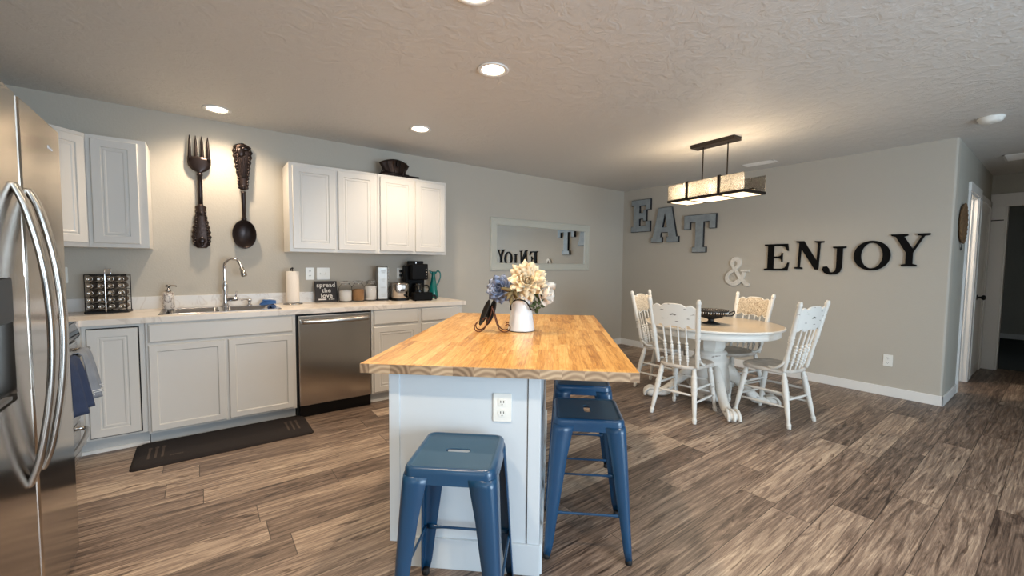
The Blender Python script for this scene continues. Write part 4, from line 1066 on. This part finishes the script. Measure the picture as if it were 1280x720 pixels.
c0 = Vector((.491, 1.673, 0)); c1 = Vector((1.321, .961, 0))
def loc(v): v = Vector(v); d = v-IC; return (d.dot(e1), d.dot(e2))
(tx0, ty0), (tx1, _) = loc(c0), loc(c1); ty1 = loc((2.521, 2.246, 0))[1]
print('TOP', tx0, tx1, ty0, ty1, loc((1.686, 2.961, 0)))
ty0 = (ty0+_)/2
MB().box(tx0, tx1, ty0, ty1, 0, .0375, .0015).build('edge_band', 'block_edge', tp)
MB().box(tx0+.002, tx1-.002, ty0+.002, ty1-.002, .0372, .0385, .0005).build('worktop_surface', 'butcher_block', tp)
ITOP = IB+.0385
pm = Matrix.Translation((IC.x, IC.y, 0)) @ Matrix.Rotation(-IA, 4, 'Z')
wall_plate('island_outlet', 'white outlet on the front panel of the island', 'outlet', pm @ T(bx1-.155, by0-.0005, .693) @ FACE_Y, .075)

# ------------------------------------------------------------------ stools
def make_stool(label):
    t = thing('metal_stool', label, 'stool', (0, 0, 0), 0, 'blue metal counter stools round the island')
    hs = .152; zt = .61
    def Lq(h, r_, z): return [Vector((x, y, z)) for x, y in rrect(h, h, r_, 5)]
    slot = [Vector((x, y, 0)) for x, y in rrect(.046, .0145, .0142, 5)]
    mb = MB()
    mb.loops([Lq(hs+.004, .035, zt-.052), Lq(hs+.0, .035, zt-.02), Lq(hs-.001, .034, zt-.010), Lq(hs-.006, .03, zt-.002), Lq(hs-.012, .026, zt), Lq(hs-.018, .02, zt-.001)], cap0=False, cap1=False)
    mb.loops([Lq(hs+.004, .035, zt-.052), Lq(hs+.001, .034, zt-.052), Lq(hs-.004, .03, zt-.02), Lq(hs-.012, .025, zt-.006)], cap0=False, cap1=False)
    mb.build('seat_rim', 'stool_blue', t)
    mb = MB(); mb.loops([Lq(hs-.017, .021, zt-.0005), Lq(hs-.022, .02, zt-.003), Lq(hs-.026, .02, zt-.0035)] + [[p+Vector((0, 0, zt-.0035)) for p in slot], [p*.93+Vector((0, 0, zt-.007)) for p in slot], [p+Vector((0, 0, zt-.009)) for p in slot], Lq(hs-.02, .02, zt-.009)], cap0=False, cap1=False, smooth=False); mb.build('seat_pan', 'stool_pan', t)
    def leg(sx, sy):
        mb = MB(); L = []; th = .0035
        for z, c, w, r_ in ((zt-.03, hs+.003, .088, .03), (zt-.055, hs+.006, .086, .028), (.45, hs+.013, .072, .026), (.3, hs+.021, .058, .022), (.15, hs+.029, .044, .018), (.06, hs+.0335, .036, .014), (.018, hs+.036, .028, .012)):
            # outer corner at (c,c); flanges run back toward the centre of each side
            out = [(c-w, c)] + [(c-r_+r_*math.cos(a), c-r_+r_*math.sin(a)) for a in (R(90), R(67.5), R(45), R(22.5), 0)] + [(c, c-w)]
            inn = [(c-th, c-w)] + [(c-r_+(r_-th)*math.cos(a), c-r_+(r_-th)*math.sin(a)) for a in (0, R(22.5), R(45), R(67.5), R(90))] + [(c-w, c-th)]
            L.append([Vector((sx*x, sy*y, z)) for x, y in out+inn])
        mb.loops(L); o = mb.build('leg', 'stool_blue', t)
        c = hs+.036
        MB().lathe([(.014, 0), (.0155, .004), (.015, .022), (.010, .024)], T(sx*(c-.014), sy*(c-.014), 0), 12).build('rubber_foot', 'rubber_black', o)
    for sx in (-1, 1):
        for sy in (-1, 1): leg(sx, sy)
    k = hs+.018
    for (a, b, z) in (((-k, k), (k, k), .205), ((-k, -k), (k, -k), .205), ((-k, -k), (-k, k), .205), ((k, -k), (k, k), .205)):
        mb = MB(); p0 = Vector((*a, z)); p1 = Vector((*b, z)); d = (p1-p0).normalized(); nn = Vector((-d.y, d.x, 0))
        L = []
        for u, w_ in ((.02, .014), (.1, .012), (.2, .007), (.8, .007), (.9, .012), (.98, .014)):
            p = p0.lerp(p1, u); L.append([p+nn*(.004*math.cos(q))*1.3+Vector((0, 0, w_*math.sin(q)*.75)) for q in [2*PI*i/10 for i in range(10)]])
        mb.loops(L); mb.build('crossbar', 'stool_blue', t)
    return t
s1 = make_stool('blue metal stool in front of the island end panel, nearest the camera')
s1.location = tuple(e1*(-.327)+e2*1.434); s1.rotation_euler = (0, 0, -IA)
s2 = copy_tree(s1); s2['label'] = 'blue metal stool beside the island, nearer of the two under the overhang'
s2.location = tuple(e1*.166+e2*1.93); s2.rotation_euler = (0, 0, -IA+R(90))
s3 = copy_tree(s1); s3['label'] = 'blue metal stool mostly hidden behind another stool under the island overhang'
s3.location = tuple(e1*.178+e2*2.44); s3.rotation_euler = (0, 0, -IA+R(90))

# ------------------------------------------------------------------ dining table
TC = (3.83, 2.0); TR = .59; TZ = .745
tb = thing('dining_table', 'round distressed white pedestal dining table with tan top', 'table', (TC[0], TC[1], 0))
mb = MB(); mb.lathe([(.0, TZ-.0245), (TR-.02, TZ-.0245), (TR-.004, TZ-.02), (TR, TZ-.012), (TR-.004, TZ-.004), (TR-.012, TZ-.001)], seg=72, caps=False); mb.build('top_edge', 'chippy_white', tb)
MB().lathe([(TR-.013, TZ-.0012), (TR-.02, TZ), (.0, TZ)], seg=72, caps=False).build('tabletop', 'table_top', tb)
MB().lathe([(TR-.055, TZ-.085), (TR-.04, TZ-.085), (TR-.035, TZ-.08), (TR-.035, TZ-.024), (TR-.055, TZ-.024)], seg=72, caps=False).build('apron', 'chippy_white', tb)
mb = MB(); mb.lathe([(.20, .645), (.22, .64), (.22, .72), (.0, .72)], seg=8, smooth=False)
mb.lathe([(.125, .64), (.135, .62), (.13, .52), (.115, .49)], seg=8, smooth=False)
mb.lathe([(.10, .50), (.14, .48), (.145, .465), (.135, .45), (.14, .43), (.16, .41), (.165, .38), (.15, .35), (.155, .33), (.165, .28), (.175, .2), (.18, .14), (.175, .11), (.16, .09), (.165, .07), (.15, .04), (.05, .035)], seg=32)
mb.build('pedestal', 'chippy_leg', tb)
for k in range(4):
    a = R(45+90*k+(-6 if k in (1, 3) else 2)); ca, sa = math.cos(a), math.sin(a)
    P_ = spline([Vector(p) for p in ((.12, 0, .30), (.20, 0, .27), (.29, 0, .17), (.36, 0, .09), (.43, 0, .055), (.50, 0, .045))], 5)
    hgt = [.10, .09, .06, .05, .045, .045]
    L = []
    for i, p in enumerate(P_):
        u = i/(len(P_)-1); hv = .085*(1-u)+.034*u+.012*math.sin(u*PI*4)*.5; wv = .045*(1-u)+.036*u+(.012 if u > .9 else 0)
        L.append([Vector((p.x*ca-(p.y+wv*math.cos(q))*sa, p.x*sa+(p.y+wv*math.cos(q))*ca, max(.002, p.z+hv*math.sin(q)))) for q in [2*PI*i2/14 for i2 in range(14)]])
    mb = MB(); mb.loops(L); lg = mb.build('claw_leg', 'chippy_leg', tb)
    mb = MB(); mb.ell((.525*ca, .525*sa, .046), .055, .055, .045)
    for s_ in (-1, 0, 1):
        aa = a+s_*.075; mb.tube([(.48*math.cos(a+s_*.05), .48*math.sin(a+s_*.05), .075), (.53*math.cos(aa), .53*math.sin(aa), .092), (.575*math.cos(aa), .575*math.sin(aa), .06), (.582*math.cos(aa), .582*math.sin(aa), .02)], .013, 8, 4)
    mb.build('claw_foot', 'chippy_leg', lg)

# ------------------------------------------------------------------ dining chairs
def tprof(base, beads):
    """turned spindle profile: base radii then beads (t, extra radius, halfwidth)"""
    out = []; n = 60
    for k in range(n+1):
        t_ = k/n; r_ = 0
        for (a, ra), (b, rb) in zip(base, base[1:]):
            if a <= t_ <= b: r_ = ra+(rb-ra)*(t_-a)/(b-a)
        for bt, ex, hwid in beads:
            d = abs(t_-bt)/hwid
            if d < 1: r_ += ex*math.sqrt(1-d*d)
        out.append((t_, r_))
    return out
def make_chair(label):
    t = thing('dining_chair', label, 'chair', (0, 0, 0), 0, 'white pressed-back chairs round the dining table')
    ZS = .45
    # seat: rounded trapezoid, dished
    def seat_loop(k, z, n=40):
        pts = []
        for i in range(n):
            a = 2*PI*i/n; c, s_ = math.cos(a), math.sin(a)
            ex = 3.2; r_ = (abs(c)**ex+abs(s_)**ex)**(-1/ex)
            x = .205*r_*c; y = (.195+.022*(x/.205))*r_*s_
            pts.append(Vector((x*k, y*k, z)))
        return pts
    mb = MB(); mb.loops([seat_loop(.93, ZS-.034), seat_loop(.985, ZS-.028), seat_loop(1, ZS-.016), seat_loop(.985, ZS-.004), seat_loop(.95, ZS), seat_loop(.8, ZS-.006), seat_loop(.4, ZS-.010), seat_loop(.1, ZS-.010)]); mb.build('seat', 'seat_wash', t)
    legp = tprof([(0, .014), (.12, .019), (.3, .023), (.42, .020), (.7, .019), (.88, .014), (.95, .017), (1, .014)], [(.16, .004, .02), (.36, .004, .015), (.4, .005, .015), (.44, .005, .015), (.48, .004, .015), (.93, .003, .02)])
    fl = {}
    for s_ in (-1, 1):
        a, b = (.145, s_*.145, ZS-.02), (.215, s_*.185, 0); fl[('f', s_)] = (Vector(a), Vector(b))
        MB().turned(a, b, legp).build('leg', 'chippy_leg', t)
        a, b = (-.15, s_*.135, ZS-.02), (-.235, s_*.185, 0); fl[('b', s_)] = (Vector(a), Vector(b))
        MB().turned(a, b, legp).build('leg', 'chippy_leg', t)
    at = lambda k, u: fl[k][0].lerp(fl[k][1], u)
    sp_ = [(0, .007), (.25, .0095), (.5, .0115), (.75, .0095), (1, .007)]
    for s_ in (-1, 1):
        for u in (.42, .66): MB().turned(at(('f', s_), u), at(('b', s_), u-.03), sp_, 10).build('stretcher', 'chippy_leg', t)
    for u in (.36, .60): MB().turned(at(('f', -1), u), at(('f', 1), u), sp_, 10).build('stretcher', 'chippy_leg', t)
    MB().turned(at(('b', -1), .5), at(('b', 1), .5), sp_, 10).build('stretcher', 'chippy_leg', t)
    # back posts
    postp = tprof([(0, .013), (.1, .017), (.35, .0165), (.55, .019), (.6, .019), (.95, .0165), (1, .012)], [(.16, .004, .012), (.2, .004, .012), (.42, .005, .012), (.46, .005, .012), (.5, .005, .012), (.955, .004, .016), (.99, .002, .012)])
    pb = lambda s_, u: Vector((-.165, s_*.165, ZS-.01)).lerp(Vector((-.285, s_*.205, 1.005)), u)
    for s_ in (-1, 1):
        mb = MB(); mb.turned(pb(s_, 0), pb(s_, 1), postp); mb.build('back_post', 'chippy_leg', t)
        mb = MB(); mb.tube([pb(s_, .22)+Vector((.01, 0, 0)), (-.165, s_*.185, ZS+.055), (-.11, s_*.19, ZS+.012), (-.055, s_*.178, ZS+.008)], lambda u: .0105, 10, 6); mb.build('hip_brace', 'chippy_leg', t)
    # crest panel (in the leaning plane)
    d = (pb(1, 1)-pb(1, 0)); up_ = Vector((d.x, 0, d.z)).normalized(); nrm = Vector((up_.z, 0, -up_.x))
    org = (pb(1, 0)+pb(-1, 0))*.5
    Mp = Matrix(((0, up_.x, nrm.x, org.x), (1, 0, 0, org.y), (0, up_.z, nrm.z, org.z), (0, 0, 0, 1)))   # x>Y, y>up, z>front
    top = []; bot = []
    for k in range(41):
        q = -1+2*k/40; aq = abs(q)
        ht = .536+.008*math.cos(aq*PI*.9)-.016*math.exp(-((aq-.56)/.11)**2)-.022*max(0, (aq-.80)/.20)
        hb = .345+(.02*math.exp(-((aq-.62)/.12)**2))-.012*math.exp(-((aq-.42)/.12)**2)+.008*math.cos(q*PI)
        y = q*(.183+.01*0)
        top.append((y, ht)); bot.append((y, hb))
    mb = MB(); L = []
    for (y, ht), (_, hb) in zip(top, bot):
        bow = -.018*(1-(y/.183)**2)
        L.append([Mp @ Vector((y, hb, bow-.008)), Mp @ Vector((y, hb+.004, bow+.007)), Mp @ Vector((y, ht-.004, bow+.007)), Mp @ Vector((y, ht, bow-.0)), Mp @ Vector((y, ht-.004, bow-.009))])
    mb.loops(L, smooth=False); cr = mb.build('crest_panel', 'chippy_white', t)
    # carved relief on the front face only
    b = bmesh.new(); NU, NV = 44, 16; V = []
    rn = random.Random(4)
    for i in range(NU+1):
        y = -.170+.34*i/NU; kk = (y/.183+1)/2*40; k0 = min(39, int(kk)); ht = top[k0][1]; hb = bot[k0][1]
        bow = -.018*(1-(y/.183)**2); row = []
        for j in range(NV+1):
            v = j/NV; z = hb+.008+(ht-hb-.016)*v
            edge = min(1, 6*min(v, 1-v), 6*min(i/NU, 1-i/NU))
            rel = .004+.004*abs(math.sin(y*70+5*math.sin(v*6)))*abs(math.cos(v*7+abs(y)*24))+.006*math.exp(-((y/.05)**2+((v-.5)/.3)**2))
            row.append(b.verts.new(Mp @ Vector((y, z, bow+.0068+rel*edge))))
        V.append(row)
    for i in range(NU):
        for j in range(NV): b.faces.new((V[i][j], V[i][j+1], V[i+1][j+1], V[i+1][j]))
    bmesh.ops.recalc_face_normals(b, faces=b.faces[:])
    mb = MB(); mb.merge(b, None, True); mb.build('carved_relief', 'carved_relief', cr)
    # paint wear marks and a small stencil on the rear of the crest
    mb = MB()
    for y, z, w_ in ((-.10, .50, .017), (.09, .485, .019), (-.03, .395, .017), (.09, .41, .014), (-.12, .42, .012)):
        zb = -.0182*(1-(y/.183)**2)-.0092
        mb.prism([(y-w_, z), (y-w_*.3, z-.0028), (y+w_*.6, z-.002), (y+w_, z+.0005), (y+w_*.2, z+.0034), (y-w_*.5, z+.002)], zb-.0006, zb+.004, Mp)
    for k in range(5): mb.prism([(x_*.012+.02*(k-2)*.45, .455+y_*.006-abs(k-2)*.003) for x_, y_ in ((-1, 0), (0, -1), (1, 0), (0, 1))], -.0282, -.02, Mp)
    mb.build('paint_wear', 'wear_grey', cr)
    spp = tprof([(0, .006), (.12, .0075), (.55, .008), (.62, .007), (1, .006)], [(.14, .006, .025), (.2, .007, .025), (.26, .006, .025), (.34, .005, .05), (.43, .006, .025), (.49, .007, .025), (.56, .006, .025)])
    for y in (-.096, -.032, .032, .096):
        hb = .36; bow = -.018*(1-(y/.183)**2)
        MB().turned((-.168+(.01 if abs(y) < .05 else .0)*-1, y*.92, ZS-.008), Mp @ Vector((y, hb, bow)), spp, 10).build('spindle', 'chippy_white', t)
    return t
cA = make_chair('distressed white dining chair with its back to the island, nearest left')
def put(o, x, y, deg): o.location = (x, y, 0); o.rotation_euler = (0, 0, R(deg))
put(cA, 3.365, 1.975, 8)
cB = copy_tree(cA); cB['label'] = 'distressed white dining chair at the near right of the table, back toward hallway'
put(cB, 3.885, 1.475, 82)
cC = copy_tree(cA); cC['label'] = 'white dining chair with carved tan crest between table and right wall'
put(cC, 4.205, 1.985, 163)
cD = copy_tree(cA); cD['label'] = 'white dining chair at the far left behind the nearest chair'
put(cD, 3.86, 2.50, 280)

# bowl on the table
t = thing('footed_bowl', 'dark metal footed bowl with two loop handles on the dining table', 'bowl', (3.74, 1.96, TZ), R(-53))
MB().lathe([(.075, 0), (.078, .004), (.06, .012), (.03, .02), (.022, .035), (.03, .046), (.0, .047)], seg=32).build('foot', 'black_matte', t)
mb = MB(); mb.lathe([(.0, .045), (.04, .047), (.09, .062), (.125, .085), (.142, .115), (.147, .128), (.143, .13), (.136, .115), (.118, .09), (.085, .069), (.0, .055)], seg=40, caps=False)
mb.build('bowl_body', 'bowl_iron', t)
mb = MB()
for k in range(40): a = 2*PI*k/40; mb.ell((.139*math.cos(a), .139*math.sin(a), .108), .006, .006, .014, seg=6)
mb.build('rim_beads', 'brushed_nickel', t)
for s_ in (-1, 1): MB().tube([(s_*.13, -.03, .10), (s_*.17, -.018, .118), (s_*.19, 0, .122), (s_*.19, .0, .1), (s_*.17, .01, .08), (s_*.11, .02, .075)], .0055, 8, 6).build('handle', 'wire_black', t)

# ------------------------------------------------------------------ pitcher, flowers, easel on the island
PXY = (1.555, 1.985)
pt_ = thing('enamel_pitcher', 'white enamel milk pitcher holding flowers on the island', 'pitcher', (PXY[0], PXY[1], ITOP), R(-40))
MB().lathe([(.078, 0), (.082, .003), (.081, .01), (.072, .07), (.064, .125), (.060, .145), (.059, .16), (.064, .185), (.073, .215), (.076, .225), (.073, .225), (.061, .185), (.056, .16), (.058, .14), (.069, .07), (.077, .012), (.0, .008)], seg=40, caps=False).build('body', 'pitcher_white', pt_)
mb = MB(); mb.tube([(.0755*math.cos(a), .0755*math.sin(a), .226) for a in [2*PI*k/40 for k in range(40)]], .0022, 6, close=True); mb.build('rim_line', 'black_plastic', pt_)
MB().tube([(.081*math.cos(a), .081*math.sin(a), .003) for a in [2*PI*k/40 for k in range(40)]], .002, 6, close=True).build('foot_line', 'black_plastic', pt_)
MB().tube([(-.062, -.035, .13), (-.06, -.06, .165), (-.03, -.085, .192), (.02, -.088, .188), (.045, -.075, .16), (.058, -.058, .135), (.08, -.03, .13), (.09, -.01, .138)], .0045, 10, 7).build('bail_handle', 'black_plastic', pt_)
# view-free local frame for the bouquet: u to the right along island front, v away
U = Vector((.80, -.60, 0)); Vv = Vector((.60, .80, 0)); Zv = Vector((0, 0, 1))
O = Vector((PXY[0], PXY[1], ITOP))
def P3(u, v, z): return O+U*u+Vv*v+Zv*z
def petal(mb, base, d, side, L_, w_, curl=.2, cup=.15, tip=.5, n=6):
    """a cupped petal with thickness from base along d"""
    d = d.normalized(); side = (side-d*side.dot(d)).normalized(); nn = d.cross(side).normalized()
    rows = []
    for i in range(n+1):
        u = i/n; ww = w_*(math.sin(PI*min(1, .12+u*.88))**tip)*(1 if u < .85 else 1-(u-.85)*3.4); ww = max(ww, .0006)
        c = base+d*(L_*u)+nn*(curl*L_*u*u)
        rows.append((c, ww))
    Lp = []
    for c, ww in rows:
        Lp.append([c-side*ww+nn*cup*ww, c-nn*.0006, c+side*ww+nn*cup*ww, c+nn*.0012])
    mb.loops(Lp)
def bloom(mb, c, axis, radius, layers, rnd, w_=.2, jitter=.15, curl=.2):
    axis = axis.normalized(); a = axis.cross(Vector((0, 0, 1)))
    if a.length < .1: a = axis.cross(Vector((1, 0, 0)))
    a.normalize(); b = axis.cross(a)
    for n_, tilt, ln in layers:
        ph = rnd.random()*6
        for k in range(n_):
            q = 2*PI*k/n_+ph+rnd.uniform(-jitter, jitter); rad = a*math.cos(q)+b*math.sin(q)
            d = rad*math.sin(tilt)+axis*math.cos(tilt)
            petal(mb, c+rad*.004, d, axis.cross(rad), ln*radius*rnd.uniform(.9, 1.08), w_*radius, curl*rnd.uniform(.4, 1.3), .25)
rnd = random.Random(11)
def flower(name, label, cat, c, axis, radius, layers, mt, w_, heart=None, stem_to=None, curl=.2, group=None, leafs=()):
    t = thing(name, label, cat, tuple(c), 0, group)
    I = Vector((0, 0, 0)); mb = MB(); bloom(mb, I, axis, radius, layers, rnd, w_, .15, curl); mb.build('petals', mt, t)
    if heart: mb = MB(); mb.ell(axis.normalized()*radius*.2, radius*.16, radius*.16, radius*.16); mb.build('center', heart, t)
    if stem_to is not None: MB().tube([I, (stem_to-Vector(c))*.5+Vector((0, 0, .01)), stem_to-Vector(c)], .003, 8, 5).build('stem', 'leaf_green', t)
    return t
cview = (Vector((0, 0, CAM_H))-P3(0, 0, .25)).normalized()
front = Vector((-.6, -.8, .25))
c = P3(.03, -.035, .30)
flower('cream_dahlia', 'large cream dahlia bloom, biggest flower in the pitcher', 'flower', c, front, .12,
       [(16, 1.65, 1.0), (16, 1.4, 1.0), (14, 1.15, .95), (12, .9, .85), (10, .62, .72), (8, .36, .6), (5, .14, .5)], 'petal_cream', .2, 'flower_heart', P3(.01, 0, .16), .18, 'flowers in the enamel pitcher')
c = P3(.115, -.02, .235)
flower('white_magnolia', 'white broad-petalled bloom hanging right of the dahlia', 'flower', c, U*.8+front*.6+Vector((0, 0, -.25)), .09,
       [(5, 1.2, 1.05), (4, .75, 1.0), (3, .35, .85)], 'petal_white', .5, None, P3(.02, 0, .17), .3, 'flowers in the enamel pitcher')
c = P3(-.125, -.02, .25)
flower('blue_peony', 'blue ruffled bloom on the left side of the pitcher', 'flower', c, -U*.35+front, .082,
       [(12, 1.75, 1.0), (12, 1.4, 1.0), (10, 1.05, .95), (9, .7, .85), (7, .4, .7), (4, .15, .55)], 'petal_blue', .36, None, P3(-.015, 0, .17), .35, 'flowers in the enamel pitcher')
def leaf_spray(name, label, cat, leaves, mt, stem=None):
    t = thing(name, label, cat, tuple(P3(0, 0, .2)), 0, 'flowers in the enamel pitcher')
    o0 = P3(0, 0, .2); mb = MB()
    for (u, v, z), (du, dv, dz), L_, w_ in leaves:
        d = U*du+Vv*dv+Zv*dz; petal(mb, P3(u, v, z)-o0, d, d.cross(Vv+Zv*.3), L_, w_, .25, .2, .9)
    mb.build('leaves', mt, t)
    if stem: MB().tube([P3(*p)-o0 for p in stem], .0022, 8, 5).build('stem', 'leaf_green', t)
leaf_spray('lime_leaf_sprig', 'lime green leaf sprig between the blue and cream blooms', 'leaf sprig',
           [((-.035, -.02, .25), (-.1, -.1, 1), .075, .018), ((-.035, -.03, .26), (-.7, -.2, .8), .06, .016), ((-.01, -.045, .235), (-.3, -.5, .35), .05, .02), ((-.02, -.02, .27), (.5, 0, .8), .04, .014), ((.0, -.055, .232), (.5, -.5, .1), .04, .02)], 'leaf_lime', [(0, 0, .15), (-.02, -.015, .22), (-.035, -.02, .26)])
leaf_spray('olive_leaf_sprig', 'olive brown leaves hanging in front of the blue bloom', 'leaf sprig',
           [((-.06, -.09, .245), (-.9, -.1, .35), .07, .014), ((-.055, -.09, .24), (-.5, -.2, -.6), .06, .014), ((-.05, -.085, .25), (.6, -.1, -.9), .06, .013), ((-.06, -.09, .22), (-.1, -.2, -1), .06, .013), ((-.05, -.08, .235), (-.9, -.1, -.2), .055, .013), ((-.045, -.08, .24), (.3, -.1, -1), .05, .012)], 'leaf_olive', [(0, 0, .16), (-.03, -.05, .235), (-.055, -.09, .245)])
tr = []
for k in range(26):
    u = .06+.05*rnd.random()+.012*k/26; z = .225-.105*k/26+.01*rnd.random()
    tr.append(((u, -.06+.03*rnd.random(), z), (rnd.uniform(-1, 1), rnd.uniform(-.6, .2), rnd.uniform(-.9, .5)), .024, .009))
leaf_spray('trailing_greenery', 'dark green small-leaved vine trailing over the right rim', 'leaf sprig', tr, 'leaf_green', [(.01, 0, .17), (.045, -.04, .228), (.075, -.05, .2), (.09, -.05, .13)])

# scrolled easel with two dark plates
es = thing('plate_easel', 'scrolled copper wire easel stand beside the white pitcher', 'plate stand', tuple(P3(-.185, -.03, 0)))
def spiral(c, r0, turns, a0, dirs=1, n=18, r1=None, plane=(U, Zv)):
    r1 = r0*.25 if r1 is None else r1
    return [Vector(c)+plane[0]*((r0+(r1-r0)*k/n)*math.cos(a0+dirs*2*PI*turns*k/n))+plane[1]*((r0+(r1-r0)*k/n)*math.sin(a0+dirs*2*PI*turns*k/n)) for k in range(n+1)]
mb = MB(); rw = .0034
B0 = Vector((0, 0, 0))
def E3(u, v, z): return U*u+Vv*v+Zv*z
for v in (-.05, .035):
    # front curl, sweep to top, rear foot
    lead = [E3(-.045, v, .028)+E3(.022*math.cos(a), 0, .024*math.sin(a)) for a in [R(x) for x in range(170, 560, 30)]]
    mb.tube([E3(-.075, v, .055), E3(-.092, v, .035), E3(-.085, v, .010), E3(-.06, v, .004), E3(-.035, v, .02), E3(-.015, v, .06), E3(.005, v, .11), E3(.012, v, .15)], rw, 8, 6)
    mb.tube([E3(.012, v, .15), E3(.03, v, .08), E3(.05, v, .025), E3(.075, v, .004), E3(.105, v, .008), E3(.118, v, .03), E3(.105, v, .048), E3(.09, v, .04)], rw, 8, 6)
    mb.tube([E3(-.005, v, .07), E3(-.03, v, .085), E3(-.05, v, .068)], rw, 8, 5)
mb.tube([E3(.012, -.05, .148), E3(.012, .035, .148)], rw, 8)
mb.tube([E3(-.03, -.05, .0265), E3(-.03, .035, .0265)], rw, 8); mb.tube([E3(.05, -.05, .025), E3(.05, .035, .025)], rw, 8)
mb.build('wire_frame', 'wire_copper', es)
def oval_plate(name, label, off, tilt, rv, rz_):
    t = thing(name, label, 'plate', tuple(P3(-.185, -.03, 0)+off), 0, 'dark oval plates on the easel')
    # plate plane spanned by Vv-ish and a leaning up axis
    ax = (Zv*math.cos(tilt)+U*math.sin(tilt)).normalized(); sd = (Vv*.86-U*.5).normalized(); nn = ax.cross(sd)
    Mx = Matrix(((sd.x, ax.x, nn.x, 0), (sd.y, ax.y, nn.y, 0), (sd.z, ax.z, nn.z, 0), (0, 0, 0, 1)))
    mb = MB(); L = []
    for k, z in ((.05, -.003), (.7, -.002), (.86, .004), (1, .010), (1, .013), (.84, .008), (.68, .003), (.05, .002)):
        L.append([Mx @ Vector((rv*.75*k*math.cos(2*PI*i/32), rz_+rz_*k*math.sin(2*PI*i/32), z)) for i in range(32)])
    mb.loops(L); mb.build('plate_disc', 'black_matte', t)
oval_plate('oval_plate', 'dark oval plate leaning in the easel, left one', U*(-.055)+Zv*.03, R(20), .045, .083)
oval_plate('oval_plate', 'dark oval plate leaning in the easel, right one behind the wire', U*(-.012)+Zv*.032, R(17), .045, .085)
